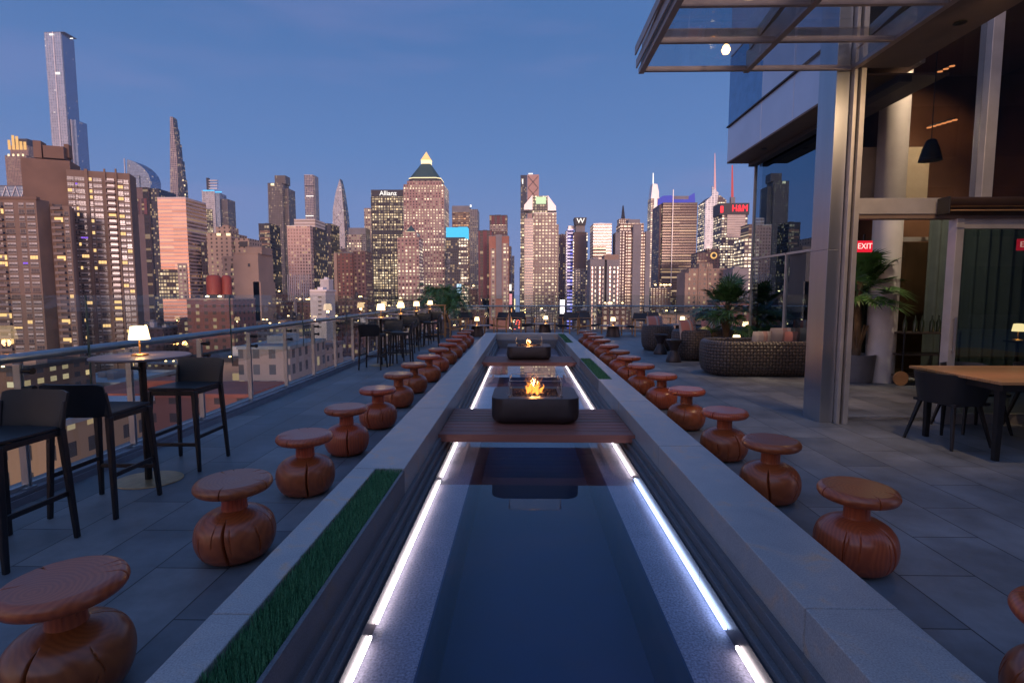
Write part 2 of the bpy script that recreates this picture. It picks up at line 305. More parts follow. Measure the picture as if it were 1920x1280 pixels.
def stripemat(name, c1, c2, c3, sc=18):
    m, N, L = newmat(name); tc = nd(N, 'ShaderNodeTexCoord'); a = nd(N, 'ShaderNodeSeparateXYZ'); L.new(tc.outputs['Object'], a.inputs[0]); M = lambda *q: math_(N, L, *q)
    w = nd(N, 'ShaderNodeTexWhiteNoise', noise_dimensions='1D'); L.new(M('FLOOR', M('MULTIPLY', a.outputs[0], sc)), w.inputs['W'])
    ch = nd(N, 'ShaderNodeTexChecker'); ch.inputs['Scale'].default_value = 34; L.new(tc.outputs['Object'], ch.inputs[0])
    c = mixc(N, L, M('GREATER_THAN', w.outputs[0], .5), c1, c2); c = mixc(N, L, M('MULTIPLY', M('GREATER_THAN', w.outputs[0], .78), ch.outputs[1]), c, c3)
    p = nd(N, 'ShaderNodeBsdfPrincipled'); L.new(c, p.inputs['Base Color']); p.inputs['Roughness'].default_value = .9; p.inputs['Sheen Weight'].default_value = .3
    o = nd(N, 'ShaderNodeOutputMaterial'); L.new(p.outputs[0], o.inputs[0]); return m
def speckmat():
    m, N, L = newmat('granite_basin'); tc = nd(N, 'ShaderNodeTexCoord')
    n = nd(N, 'ShaderNodeTexNoise'); n.inputs['Scale'].default_value = 85; n.inputs['Detail'].default_value = 2; L.new(tc.outputs['Object'], n.inputs[0])
    v = nd(N, 'ShaderNodeTexVoronoi'); v.inputs['Scale'].default_value = 190; L.new(tc.outputs['Object'], v.inputs[0])
    n3 = nd(N, 'ShaderNodeTexNoise'); n3.inputs['Scale'].default_value = 5; n3.inputs['Detail'].default_value = 6; L.new(tc.outputs['Object'], n3.inputs[0])
    mr = nd(N, 'ShaderNodeMapRange'); L.new(n.outputs[0], mr.inputs[0]); mr.inputs[1].default_value = .15; mr.inputs[2].default_value = .7
    c = mixc(N, L, mr.outputs[0], (.03,.03,.045), (.46,.42,.52)); c = mixc(N, L, math_(N, L, 'LESS_THAN', v.outputs[0], .13), c, (.75,.72,.78))
    c = mixc(N, L, math_(N, L, 'MULTIPLY', n3.outputs[0], .6), c, (.06,.06,.075))
    p = nd(N, 'ShaderNodeBsdfPrincipled'); L.new(c, p.inputs['Base Color']); p.inputs['Roughness'].default_value = .55
    bu = nd(N, 'ShaderNodeBump'); bu.inputs['Strength'].default_value = .6; bu.inputs['Distance'].default_value = .003; L.new(n.outputs[0], bu.inputs['Height']); L.new(bu.outputs[0], p.inputs['Normal'])
    o = nd(N, 'ShaderNodeOutputMaterial'); L.new(p.outputs[0], o.inputs[0]); return m
def flamemat():
    m, N, L = newmat('flame'); tc = nd(N, 'ShaderNodeTexCoord'); a = nd(N, 'ShaderNodeSeparateXYZ'); L.new(tc.outputs['Object'], a.inputs[0])
    n = nd(N, 'ShaderNodeTexNoise'); n.inputs['Scale'].default_value = 28; n.inputs['Detail'].default_value = 3; L.new(tc.outputs['Object'], n.inputs[0])
    f = math_(N, L, 'ADD', math_(N, L, 'MULTIPLY', a.outputs[2], 5.5), math_(N, L, 'MULTIPLY', n.outputs[0], .6))
    r = ramp(N, [(0, (1,.80,.45)), (.6, (1,.58,.16)), (1, (1,.28,.04))]); L.new(f, r.inputs[0])
    e = nd(N, 'ShaderNodeEmission'); L.new(r.outputs[0], e.inputs[0]); e.inputs[1].default_value = 2.6
    t = nd(N, 'ShaderNodeBsdfTransparent'); lw = nd(N, 'ShaderNodeLayerWeight'); lw.inputs[0].default_value = .45
    mx = nd(N, 'ShaderNodeMixShader'); L.new(math_(N, L, 'MINIMUM', math_(N, L, 'MULTIPLY_ADD', lw.outputs[1], 1.0, .18), 1), mx.inputs[0]); L.new(e.outputs[0], mx.inputs[1]); L.new(t.outputs[0], mx.inputs[2])
    o = nd(N, 'ShaderNodeOutputMaterial'); L.new(mx.outputs[0], o.inputs[0]); return m

DECK = deckmat()
COPING = stonemat('coping_granite', (.25,.25,.265), (.42,.41,.405), (.52,.33,.20), .32)
STEP = stonemat('step_granite', (.09,.095,.11), (.15,.15,.165), (.16,.12,.09), .4)
BASIN = speckmat()
WETS = mat('wet_dark_stone', (.035,.033,.04), .35)
DARKB = mat('dark_basin', (.004,.02,.075), .6)
WATER = glassmat('water', (.84,.90,.97), (1,1,1), 0, 1.5, 0, .10)
WOOD = woodmat('turned_wood', (.20,.034,.012), (.52,.125,.036), rough=.33, coat=.35, ring=16)
IPE = woodmat('deck_plank_wood', (.13,.05,.036), (.30,.12,.08), .5, .0, 3, 'BANDS', (.25,5,5))
TEAK = woodmat('teak', (.30,.14,.05), (.48,.25,.10), .45, .1, 3, 'BANDS', (.4,4,4))
OAK = mat('pale_wood', (.42,.22,.09), .45, var=.2, vs=12)
BRONZE = mat('dark_bronze_metal', (.06,.045,.045), .45, .55, bump=.05, bs=200)
BLACKP = mat('black_plastic', (.014,.014,.017), .42, bump=.06, bs=400)
BLACKM = mat('black_metal', (.02,.018,.018), .4, .3)
TABLET = mat('table_top_laminate', (.20,.15,.14), .35, var=.1)
BRASS = mat('brushed_brass', (.46,.31,.16), .42, .75, var=.15, vs=14)
LAMPM = mat('lamp_metal', (.75,.42,.17), .35, .8)
SHADE = emat('lamp_shade_glow', (1,.70,.36), 3.0)
STEEL = mat('brushed_steel', (.46,.47,.50), .3, .92, var=.1, vs=3, stretch=(1,1,.15))
ALU = mat('anodised_aluminium', (.50,.47,.45), .42, .55, var=.08)
RAILM = mat('rail_aluminium', (.42,.45,.48), .36, .75, var=.08)
CURB = mat('rail_curb', (.34,.35,.40), .3, .6)
GLASS = glassmat('clear_glass', (.90,.935,.93), base=.02)
GLASS2 = glassmat('fire_guard_glass', (.95,.97,.97), base=.06)
FGLASS = glassmat('facade_glass', (.34,.37,.40), (.50,.72,.92), .30, 1.5); DGLASS = glassmat('door_glass', (.55,.60,.58), (.6,.8,.85), .10, 1.5)
FGLASS2 = glassmat('upper_facade_glass', (.66,.64,.62), (.75,.85,1), .06, 1.5)
CGLASS = glassmat('canopy_glass', (.86,.89,.92), base=.05)
EDGE = mat('glass_edge', (.05,.10,.09), .3)
PANEL = mat('fascia_panel', (.62,.63,.70), .3, .6, var=.06, vs=1.5)
SOFF = mat('soffit_brown', (.16,.11,.085), .6, var=.1)
CREAM = mat('cream_plaster', (.60,.52,.40), .75, var=.06)
WHITEC = mat('white_column_paint', (.62,.58,.58), .6, var=.05)
DARKI = mat('dark_interior', (.13,.065,.038), .6, var=.4, vs=1.3)
WICK = wickermat()
CUSH = stripemat('striped_cushion', (.56,.22,.17), (.50,.40,.36), (.08,.05,.08))
CUSH2 = stripemat('pale_cushion', (.48,.40,.37), (.38,.22,.20), (.20,.14,.16), 11)
SEATF = mat('dark_seat_cushion', (.05,.055,.07), .9)
LEATH = mat('dark_leather', (.022,.016,.015), .45, bump=.1, bs=90)
POTM = mat('grey_planter', (.15,.14,.15), .6, bump=.1)
LEAF = mat('palm_leaf', (.055,.14,.035), .42, var=.35, vs=9, c2=(.025,.065,.02))
TRUNK = mat('palm_trunk', (.14,.09,.05), .9, bump=.6, bs=40)
ROCK = mat('lava_rock', (.05,.03,.03), .8, bump=.6, bs=50)
LEDW = emat('led_warm_white', (1,.84,.86), 9); LEDB = emat('led_cool_white', (.48,.62,1), 10)
FLAME = flamemat()
EXITR = emat('exit_red', (1,.02,.05), .7)
WHITEE = emat('sign_white', (1,.93,.85), 1.4, False)
REDE = emat('sign_red', (1,.03,.04), 2.2, False)
BULB = emat('bulb', (1,.55,.2), 5)
DOT = emat('orange_light', (1,.38,.14), 1.6)

# ------------------------------------------------------------------ terrace and pool
CX = .135
d = MB()
d.box(-4.05, -1.18, -12, 22.1, -.25, 0).box(1.43, 12, -12, 22.1, -.25, 0).box(-1.18, 1.43, -12, -2.001, -.25, 0).box(12, 36, -12, 6.2, -.25, 0).box(-1.18, 1.43, 16.95, 22.1, -.25, 0)  # rightmost slab is unseen, added to block bright sky in reflections
tag(d.build('terrace_floor', DECK), kind='structure')
pool = empty('reflecting_pool', (CX, 0, 0), 0, 'long narrow reflecting pool with grey granite coping running down the terrace', 'pool')
OI = 1.312; II = .955; SW = .862; GP = [(-1, -2.0, 3.6), (1, 7.6, 10.15), (1, 13.5, 16.6)]   # turf troughs: side, y0, y1
ys = [-2.0, 1.72, 3.6, 5.0, 7.6, 10.15, 11.9, 13.5, 15.1, 16.6]
for sd_ in (-1, 1):
    cuts = [-2.0, 1.9, 3.6, 5.6, 7.9, 10.3, 12.6, 14.9, 16.6] if sd_ < 0 else [-2.0, 1.98, 4.2, 6.0, 7.6, 10.15, 11.9, 13.5, 15.05, 16.6]
    for a, b in zip(cuts[:-1], cuts[1:]):
        tr = any(g[0] == sd_ and g[1]-.01 <= a and b <= g[2]+.01 for g in GP)
        xi = II+.20 if tr else II
        xs = sorted((sd_*xi, sd_*OI))
        MB().box(xs[0], xs[1], a+.002, b-.002, 0, .30).build('coping_stone', COPING, pool, bevel=.006)
    for g in GP:
        if g[0] == sd_:
            xs = sorted((sd_*II, sd_*(II+.199)))
            MB().box(xs[0], xs[1], g[1], g[2], 0, .21).box(*sorted((sd_*II, sd_*(II+.018))), g[1], g[2], .21, .285).build('turf_trough', STEP, pool)
    x = sorted((sd_*SW, sd_*(OI-.06)))
    MB().box(*sorted((sd_*(SW+.012), sd_*(OI-.01))), -2, 16.62, -.14, -.002).box(*sorted((sd_*(II-.052), sd_*(OI-.01))), -2, 16.62, -.001, .055).box(*sorted((sd_*(II-.03), sd_*(OI-.01))), -2, 16.62, .056, .118).build('inner_step', STEP, pool, bevel=.004)
    for k in range(8):
        yy = -1.7+k*2.3
        MB().box(*sorted((sd_*(SW+.0), sd_*(SW+.011))), yy, yy+2.295, -.14, -.03).build('side_slab', WETS, pool)
MB().box(-OI, OI, 16.601, 16.95, 0, .30).build('coping_stone', COPING, pool, bevel=.006)
MB().box(-SW-.1, SW+.1, 16.35, 16.60, -.14, .118).build('end_step', STEP, pool, bevel=.004)
# basin: shallow speckled shelves on both sides, a dark trough in the middle
bm = MB()
for sd_ in (-1, 1):
    bm.box(*sorted((sd_*.60, sd_*1.0)), -2, 16.6, -.62, -.141)
bm.build('basin_shelf', BASIN, pool)
MB().box(-.599, -.59, -2, 16.6, -.6, -.143).box(.59, .599, -2, 16.6, -.6, -.143).box(-.6, .6, -2, 16.6, -.66, -.6).box(-.6, .6, 16.0, 16.6, -.6, -.141).build('basin_floor', DARKB, pool)
# light strips: real gaps between segments
segs = [(-.6, 2.40, 0), (2.49, 4.52, 0), (4.62, 5.12, 0), (5.12+.02, 7.3, 0), (7.33, 8.9, 0), (8.95, 11.6, 0), (11.8, 13.7, 0)]
segr = [(-.6, 2.36, 0), (2.48, 4.60, 1), (4.70, 5.7, 0), (5.75, 7.33, 0), (7.36, 9.0, 0), (9.05, 10.4, 0), (10.42, 13.8, 0)]
for sd_, sg in ((-1, segs), (1, segr)):
    for a, b, w in sg:
        q = MB().box(*sorted((sd_*(SW-.016), sd_*(SW-.004))), a, b-.02, -.117, -.103).build('light_strip', LEDB if w else LEDW, pool)
w = MB().add([(CX-.85, -2, -.1), (CX+.85, -2, -.1), (CX+.85, 16.35, -.1), (CX-.85, 16.35, -.1)], [(0,1,2,3)]).build('water', WATER)
tag(w, kind='structure')
# artificial turf in the troughs
TURF = mat('turf_blade', (.09,.27,.14), .5, var=.5, vs=120, c2=(.02,.085,.04))
for sd_, y0, y1 in GP:
    g = MB(); near = sd_ < 0
    x0, x1 = sorted((CX+sd_*(II+.022), CX+sd_*(II+.196)))
    y0b = max(y0, .9); n = 17000 if near else 5000
    g.box(x0, x1, y0, y1, .2105, .224)
    for i in range(n):
        f = random.random()**(1.35 if near else 1); y = y0b+(y1-y0b)*f; x = random.uniform(x0, x1); h = random.uniform(.055, .098); a = random.uniform(0, 6.28); l = random.uniform(0, .022); wd = .0030 if near else .005
        dx, dy = math.cos(a)*wd, math.sin(a)*wd; b = random.uniform(0, 6.28)
        mx_, my_ = x+math.cos(b)*l*.4, y+math.sin(b)*l*.4; tx, ty = x+math.cos(b)*l, y+math.sin(b)*l
        tx = min(max(tx, x0-.004), x1+.004)
        g.add([(x-dx, y-dy, .22), (x+dx, y+dy, .22), (mx_+dx*.8, my_+dy*.8, .22+h*.6), (mx_-dx*.8, my_-dy*.8, .22+h*.6), (tx, ty, .22+h)], [(0,1,2,3), (3,2,4)])
    o = g.build('turf', TURF)
    tag(o, {3.6: 'strip of artificial turf in the left coping nearest the camera', 10.15: 'short strip of artificial turf in the right coping, middle of the pool', 16.6: 'small patch of artificial turf at the far right corner of the pool'}[y1], 'turf', kind='stuff')
# ------------------------------------------------------------------ platforms and fire pits
def platform(y0, y1, label):
    r = empty('wooden_platform', (CX, y0, 0), 0, label, 'platform', 'wooden platforms across the pool')
    n = 9; w = (y1-y0)/n
    for k in range(n):
        MB().box(-.95, .95, k*w+.004, (k+1)*w-.012, .119, .150).build('plank', IPE, r, bevel=.003)
    MB().box(-.955, .955, -.022, .0, .075, .152).build('edge_board', IPE, r, bevel=.003)
    MB().box(-.80, -.76, .02, y1-y0-.02, .06, .1185).box(.76, .80, .02, y1-y0-.02, .06, .1185).build('joist', IPE, r)
    return r
platform(5.10, 6.28, 'dark wooden slatted platform under the nearer fire pit'); platform(10.68, 11.75, 'dark wooden slatted platform under the farther fire pit')
def firepit(y, label, big):
    r = empty('fire_pit', (CX, y, .151), 0, label, 'fire pit', 'fire pits on the platforms')
    pts = stadium(-.46, .46, 0, .76, .13, 10); n = len(pts)
    def ring(z, ins): 
        return [(p[0]*(1-ins/.46), .38+(p[1]-.38)*(1-ins/.38), z) for p in pts]
    rings = [ring(0, .07), ring(.012, .045), ring(.035, .018), ring(.07, .002), ring(.10, 0), ring(.272, 0), ring(.28, .006)]
    vs = [v for q in rings for v in q]; fs = [tuple(range(n-1, -1, -1))]
    for j in range(len(rings)-1):
        for k in range(n): fs.append((j*n+k, j*n+(k+1) % n, (j+1)*n+(k+1) % n, (j+1)*n+k))
    # top ring to the rectangular burner opening
    hole = [(max(-.25, min(.25, p[0]*.7)), max(.14, min(.62, .38+(p[1]-.38)*.75)), .28) for p in pts]
    b = len(vs); vs += hole; t = (len(rings)-1)*n
    for k in range(n): fs.append((t+k, t+(k+1) % n, b+(k+1) % n, b+k))
    h2 = [(x, yy, .20) for x, yy, z in hole]; b2 = len(vs); vs += h2
    for k in range(n): fs.append((b+k, b+(k+1) % n, b2+(k+1) % n, b2+k))
    fs.append(tuple(b2+k for k in range(n)))
    m = MB(); m.add(vs, fs); m.build('body', BRONZE, r, smooth=True)
    rk = MB(); random.seed(5)
    for i in range(190):
        x, yy, s_ = random.uniform(-.235, .235), random.uniform(.16, .60), random.uniform(.012, .024)
        m4 = Matrix.Rotation(random.uniform(0, 3), 3, Vector((random.random(), random.random(), random.random()+.1)).normalized())
        V = [m4 @ Vector(q)*s_+Vector((x, yy, .262+random.uniform(-.006, .014))) for q in ((1,0,0),(-1,0,0),(0,.9,0),(0,-1.1,0),(0,0,.8),(0,0,-.9))]
        rk.add(V, [(0,2,4),(2,1,4),(1,3,4),(3,0,4),(2,0,5),(1,2,5),(3,1,5),(0,3,5)])
    tag(rk.build('lava_rocks', ROCK, r), kind='stuff')
    x0, x1, ya, yb = -.275, .275, .12, .64; z0, z1 = .283, .445
    for (a, b_, c, d_) in ((x0, x1, ya, ya+.006), (x0, x1, yb-.006, yb), (x0, x0+.006, ya+.01, yb-.01), (x1-.006, x1, ya+.01, yb-.01)):
        MB().box(a, b_, c, d_, z0, z1).build('glass_pane', GLASS2, r); MB().box(a, b_, c, d_, z1+.0005, z1+.004).build('edge_glint', STEEL, KIDS[r.name][-1])  # pale strip stands for the light caught along each pane's top edge
    for x in (x0, x1):
        for yy in (ya, yb):
            MB().tube([(x, yy, .2805), (x, yy, .30)], .014, 10).tube([(x, yy, z1-.045), (x, yy, z1-.012)], .012, 10).tube([(x, yy, .30), (x, yy, z1-.045)], .004, 6).build('corner_clip', STEEL, r)
    fl = MB(); random.seed(3 if big else 8)
    cnt = 15 if big else 4
    for i in range(cnt):
        cx = random.uniform(-.085, .075) if big else random.uniform(-.02, .03); cy = random.uniform(.33, .43); h = random.uniform(.06, .165)*(1 if big else .8)*(1-abs(cx)*3.2*big); w_ = random.uniform(.010, .022)
        ph = random.uniform(0, 6.28); P = []; Rr = []
        for j in range(9):
            t = j/8; P.append((cx+math.sin(ph+t*5)*.018*t*(1+t), cy+math.cos(ph*1.7+t*4)*.016*t, .262+h*t)); Rr.append(max(.0006, w_*(math.sin(math.pi*min(1, .22+t*.78)))**.8*(1-t*.45)))
        fl.tube(P, Rr, 8)
    o = fl.build('flame', FLAME, r, smooth=True)
    # the flame's own light
    for i, (zz, e) in enumerate(((.30, 20 if big else 9), )):
        ld = bpy.data.lights.new('flame_light', 'POINT'); ld.energy = e; ld.color = (1,.42,.12); ld.shadow_soft_size = .05
        lo = bpy.data.objects.new('flame_light', ld); col.objects.link(lo); lo.location = (CX, y+.36, .151+zz)
    return r
firepit(5.44, 'dark bronze fire pit with the larger flame, nearest the camera', 1); firepit(11.0, 'dark bronze fire pit with the small flame, farther down the pool', 0)

# ------------------------------------------------------------------ turned wooden stools
def crack_fn(cr):
    def f(r, z, t):
        if r < 1e-4: return r, z
        dsp = 0
        for a0, z0, z1, dep, wob, w in cr:
            if z0 < z < z1:
                e = (z-z0)/(z1-z0); a = a0+wob*math.sin(e*4+a0*3); dt = (t-a+math.pi) % (2*math.pi)-math.pi
                if abs(dt) < w*3: dsp = max(dsp, dep*math.exp(-(dt/w)**2)*min(1, math.sin(math.pi*e)*2.6))
        return r-dsp, z
    return f
def smoothprof(P, n=6):
    out = []
    for i in range(len(P)-1):
        p0 = P[max(i-1, 0)]; p1 = P[i]; p2 = P[i+1]; p3 = P[min(i+2, len(P)-1)]
        for k in range(n):
            t = k/n; out.append(tuple(.5*((2*p1[j])+(-p0[j]+p2[j])*t+(2*p0[j]-5*p1[j]+4*p2[j]-p3[j])*t*t+(-p0[j]+3*p1[j]-3*p2[j]+p3[j])*t**3) for j in (0, 1)))
    out.append(P[-1]); return out
bprof = smoothprof([(.095, 0), (.13, .004), (.172, .028), (.199, .075), (.209, .125), (.207, .168), (.193, .212), (.163, .247), (.122, .270), (.085, .281), (.064, .286)], 6)
nprof = smoothprof([(.069, .282), (.066, .30), (.065, .35), (.067, .375), (.074, .388)], 4)
sprof = [(.03, .3865), (.12, .387), (.158, .388)]+smoothprof([(.170, .389), (.190, .397), (.201, .414), (.201, .430), (.192, .446), (.180, .4535), (.174, .4555)], 5)+[(.168, .4555), (.15, .4555), (.12, .4555), (.08, .4555), (.04, .4555), (.012, .4555)]
stools = []
for v in range(4):
    random.seed(40+v*7)
    cr = []
    for k in range(9+v*2):
        z0 = random.uniform(.0, .14); cr.append((random.uniform(0, 6.28), z0, z0+random.uniform(.08, .2), random.uniform(.004, .012), random.uniform(-.06, .06), random.uniform(.010, .016)))
    cr.append((random.uniform(4.3, 5.2), .015, .27, .035, .05, .024))
    sc_ = []
    for k in range(5+v): sc_.append((random.uniform(0, 6.28), .38, .47, random.uniform(.006, .02), 0, random.uniform(.010, .016)))
    st = empty('wooden_stool', (0,0,0), 0)
    fb = crack_fn(cr); fn_ = crack_fn([(random.uniform(0, 6.28), .30, .40, .004, .05, .03) for _ in range(5)])
    MB().lathe(bprof, 400, fn=fb).build('base', WOOD, st, smooth=True)
    MB().lathe(nprof, 120, fn=fn_).build('neck', WOOD, st, smooth=True)
    def fs_(r, z, t, c=sc_):
        if r < .1: return r, z
        for a0, z0, z1, dep, wob, w in c:
            dt = (t-a0+math.pi) % (2*math.pi)-math.pi
            k = math.exp(-(dt/w)**2)
            if abs(dt) < w*3:
                if z > .4554 and r > .125: z = z-k*dep*.5*(r-.12)/.06
                elif r > .17: r = r-k*dep
        return r, z
    MB().lathe(sprof, 400, fn=fs_).build('seat', WOOD, st, smooth=True)
    stools.append(st)
ORD = ['nearest', 'second', 'third', 'fourth', 'fifth', 'sixth', 'seventh', 'eighth', 'ninth', 'tenth', 'eleventh', 'twelfth', 'thirteenth', 'fourteenth']
LY = [1.86, 2.94, 3.94, 4.94, 5.95, 7.08, 8.12, 9.2, 10.4, 11.56, 12.7, 13.9, 15.05, 16.05]
RY = [1.71, 2.88, 3.85, 4.85, 5.97, 7.07, 8.08, 9.12, 10.1, 11.25, 12.6, 13.75, 14.75, 15.7]
RX = [1.88, 1.84, 1.815, 1.855, 1.848, 1.855, 1.80, 1.82, 1.84, 1.83, 1.89, 1.89, 1.86, 1.85]
used = [False]*4
for side, YS in (('left', LY), ('right', RY)):
    for i, y in enumerate(YS):
        v = (i*3+(side == 'right')*2+i//3) % 4
        if not used[v]: st = stools[v]; used[v] = True
        else: st = copy_tree(stools[v])
        random.seed(i*17+(side == 'right')*5)
        x = (-1.66+random.uniform(-.02, .03)) if side == 'left' else RX[i]
        if side == 'left' and i == 0: x = -1.70
        st.location = (x, y, 0); st.rotation_euler = (0, 0, random.uniform(-.5, .5) if i < 4 else random.uniform(0, 6.28)); s_ = random.uniform(.97, 1.03); st.scale = (s_, s_, 1)
        tag(st, ('turned wooden stool, %s from the camera in the row left of the pool' if side == 'left' else 'turned wooden stool, %s from the camera in the row right of the pool') % ORD[i], 'stool', 'wooden stools along both sides of the pool')

# ------------------------------------------------------------------ glass balustrades
def railing(name, label, L_, y0, step, nposts, loc, rz, joints, P_):
    # local frame: x = inward, y = along
    r = empty(name, loc, rz, label, 'railing')
    MB().box(-.16, -.02, 0, L_, 0, .075).box(.0, .012, 0, L_, 0.0, .05).build('base_curb', CURB, r)
    MB().box(-.105, -.075, 0, L_, .075, .105).build('base_channel', RAILM, r)
    ps = [y0+step*k for k in range(nposts)]
    for y in ps:
        MB().box(-.10, -.045, y-.006, y+.006, .0, 1.0).box(-.10, -.045, y+.012, y+.024, .0, 1.0).box(-.12, -.03, y-.04, y+.05, .076, .09).build('post', RAILM, r, bevel=.002); po = KIDS[r.name][-1]
        MB().tube([(-.045, y+.009, .82), (.035, y+.009, .82)], .016, 10).tube([(.018, y+.009, .82), (.04, y+.009, .82)], .024, 12).build('clip', BLACKM, po, smooth=True)
        MB().tube([(-.045, y+.009, .95), (.035, y+.009, .95)], .016, 10).tube([(.018, y+.009, .95), (.04, y+.009, .95)], .024, 12).build('clip', BLACKM, po, smooth=True)
    MB().tube([(-.075, y, 1.045) for y in (0, L_)], .034, 14).build('handrail', RAILM, r, smooth=True)
    for a, b in zip(ps[:-1], ps[1:]):
        MB().box(-.095, -.085, a+.03, b-.012, .106, .99).build('glass_panel', GLASS, r)
    for a, b in zip(joints[:-1], joints[1:]):
        MB().box(.0, .010, a+.006, b-.006, .66, 1.5).build('wind_screen', GLASS, r)
        MB().box(-.001, .011, b-.0055, b+.0055, .66, 1.5).build('screen_edge', EDGE, r)
    return r
railing('glass_railing', 'long glass balustrade with round metal handrail along the left edge of the terrace', 24.0, .4+1.0, 1.092, 21, (-3.60, -2.0, 0), 0, [-.16+2.0-1.99+2.16*k for k in range(0, 12)], 0)
railing('glass_railing', 'glass balustrade across the far end of the terrace, in front of the skyline', 15.0, .35, 1.35, 11, (-3.55, 21.8, 0), -math.pi/2, [.0+2.1*k for k in range(8)], 0)

# ------------------------------------------------------------------ lamp, high table, bar stool
def make_lamp():
    r = empty('table_lamp', (0,0,0))
    MB().lathe([(.0, 0), (.056, 0), (.058, .004), (.058, .012), (.052, .016), (.0, .017)], 28).build('base', LAMPM, r, smooth=True)
    MB().tube([(0,0,.015), (0,0,.225)], .0065, 10).build('stem', LAMPM, r, smooth=True)
    MB().lathe([(.074, .128), (.058, .232), (.03, .236), (.001, .237)], 32).build('shade', SHADE, r, smooth=True)
    return r
lamp0 = make_lamp(); lampn = [0]
def lamp(x, y, z, label, e=1.0, sc=1.0):
    o = lamp0 if lampn[0] == 0 else copy_tree(lamp0); lampn[0] += 1
    o.location = (x, y, z); o.scale = (sc,)*3; tag(o, label, 'lamp', 'small cordless lamps on the tables')
    ld = bpy.data.lights.new('lamp_light', 'POINT'); ld.energy = e; ld.color = (1,.55,.22); ld.shadow_soft_size = .03
    lo = bpy.data.objects.new('lamp_light', ld); col.objects.link(lo); lo.location = (x, y, z+.10*sc)
def make_hightable():
    r = empty('high_table', (0,0,0))
    MB().lathe([(0, 1.0), (.335, 1.0), (.343, 1.006), (.343, 1.014), (.338, 1.02), (0, 1.0205)], 64).build('table_top', TABLET, r, smooth=True)
    MB().tube([(0,0,.012), (0,0,1.0)], .027, 16).lathe([(0, .985), (.12, .985), (.12, .9995), (0, .9996)], 24).build('column', BLACKM, r, smooth=True)
    MB().lathe([(0, 0), (.225, 0), (.228, .003), (.225, .009), (.05, .013), (0, .0135)], 48, sx=1.12, sy=.95).build('foot_plate', BRASS, r, smooth=True)
    return r
ht0 = make_hightable()
def make_barstool():
    r = empty('bar_stool', (0,0,0))   # faces +y, back at -y
    def seat(u, v):
        x = (u-.5)*.40; y = -.19+v*.39
        return (x, y, .70-.012*math.cos((u-.5)*math.pi)*math.sin(v*math.pi)+.006*v)
    MB().patch(seat, 12, 12, .022).build('seat', BLACKP, r, smooth=True, bevel=.006)
    def back(u, v):
        q = (u-.5)*2; x = q*.212; hw = .0+v*.225
        edge = max(0, abs(q)-.72)/.28; lo = .03*edge*edge*(1-v)
        return (x, -.195-.035*(1-q*q)-.05*v, .695+hw+lo-.014*edge*edge*v)
    MB().patch(back, 20, 10, .014).build('backrest', BLACKP, r, smooth=True)
    for sx in (-1, 1):
        MB().bar((sx*.222, .215, 0), (sx*.190, .185, .685), .026, .030, .040, .045).build('leg', BLACKP, r, bevel=.006)
        MB().bar((sx*.225, -.225, 0), (sx*.198, -.195, .69), .026, .030, .036, .04).bar((sx*.198, -.195, .69), (sx*.205, -.222, .86), .034, .034, .02, .018).build('leg', BLACKP, r, bevel=.006)
        MB().bar((sx*.205, -.200, .29), (sx*.204, .198, .29), .018, .03).build('foot_rail', BLACKP, r, bevel=.003)
        MB().bar((sx*.19, -.19, .672), (sx*.19, .185, .672), .022, .035).build('seat_rail', BLACKP, r, bevel=.003)
    MB().bar((-.204, .20, .23), (.204, .20, .23), .018, .03).build('foot_rail', BLACKP, r, bevel=.003)
    MB().bar((-.19, .187, .67), (.19, .187, .67), .02, .04).build('seat_rail', BLACKP, r, bevel=.003)
    return r
bs0 = make_barstool(); bsn = [0]
def barstool(x, y, rz, label):
    o = bs0 if bsn[0] == 0 else copy_tree(bs0); bsn[0] += 1
    o.location = (x, y, 0); o.rotation_euler = (0,0,rz); tag(o, label, 'bar stool', 'black bar stools at the high tables')
TB = [(-3.04, 4.17, 'nearest the camera'), (-3.03, 11.32, 'second from the camera'), (-3.09, 13.45, 'third from the camera'), (-3.12, 15.6, 'fourth from the camera'), (-3.10, 17.8, 'farthest from the camera')]
for i, (x, y, w_) in enumerate(TB):
    o = ht0 if i == 0 else copy_tree(ht0); o.location = (x, y, 0)
    tag(o, 'round high table on a brass foot plate by the left railing, '+w_, 'table', 'high tables along the left railing')
    lamp(x+(.01 if i else -.01), y, 1.0205, 'glowing table lamp on the left high table '+w_, 1.3 if i == 0 else 1.6, 1.0 if i == 0 else 1.25)
barstool(-2.975, 4.60, math.pi, 'black bar stool standing behind the nearest high table, its back to the city')
barstool(-2.955, 3.64, 0, 'black bar stool before the nearest high table, its back to the camera')
barstool(-3.0, 2.93, math.pi-.04, 'black bar stool cut by the left edge of the photo, nearest the camera')
for i in range(1, 5):
    x, y, w_ = TB[i]
    barstool(x-.02, y-.55, .05*(i-2), 'black bar stool on the near side of the high table '+w_)
    barstool(x+.08, y+.50, math.pi+.06*(i-3), 'black bar stool on the far side of the high table '+w_)
    if i in (1, 3): barstool(x+.42, y+.05, math.pi/2+.1, 'black bar stool on the pool side of the high table '+w_)
fr = empty('wooden_screen', (-2.78, 18.9, 0), 0, 'pale wooden frame beside the last high table and the arching palm', 'screen')
for x in (-.55, .02): MB().box(x-.025, x+.025, -.025, .025, 0, 1.12).build('post', OAK, fr, bevel=.004)
MB().box(-.6, .07, -.03, .03, 1.121, 1.16).build('top_rail', OAK, fr, bevel=.004); MB().box(-.52, -.01, -.012, .012, .08, .13).build('bottom_rail', OAK, fr)

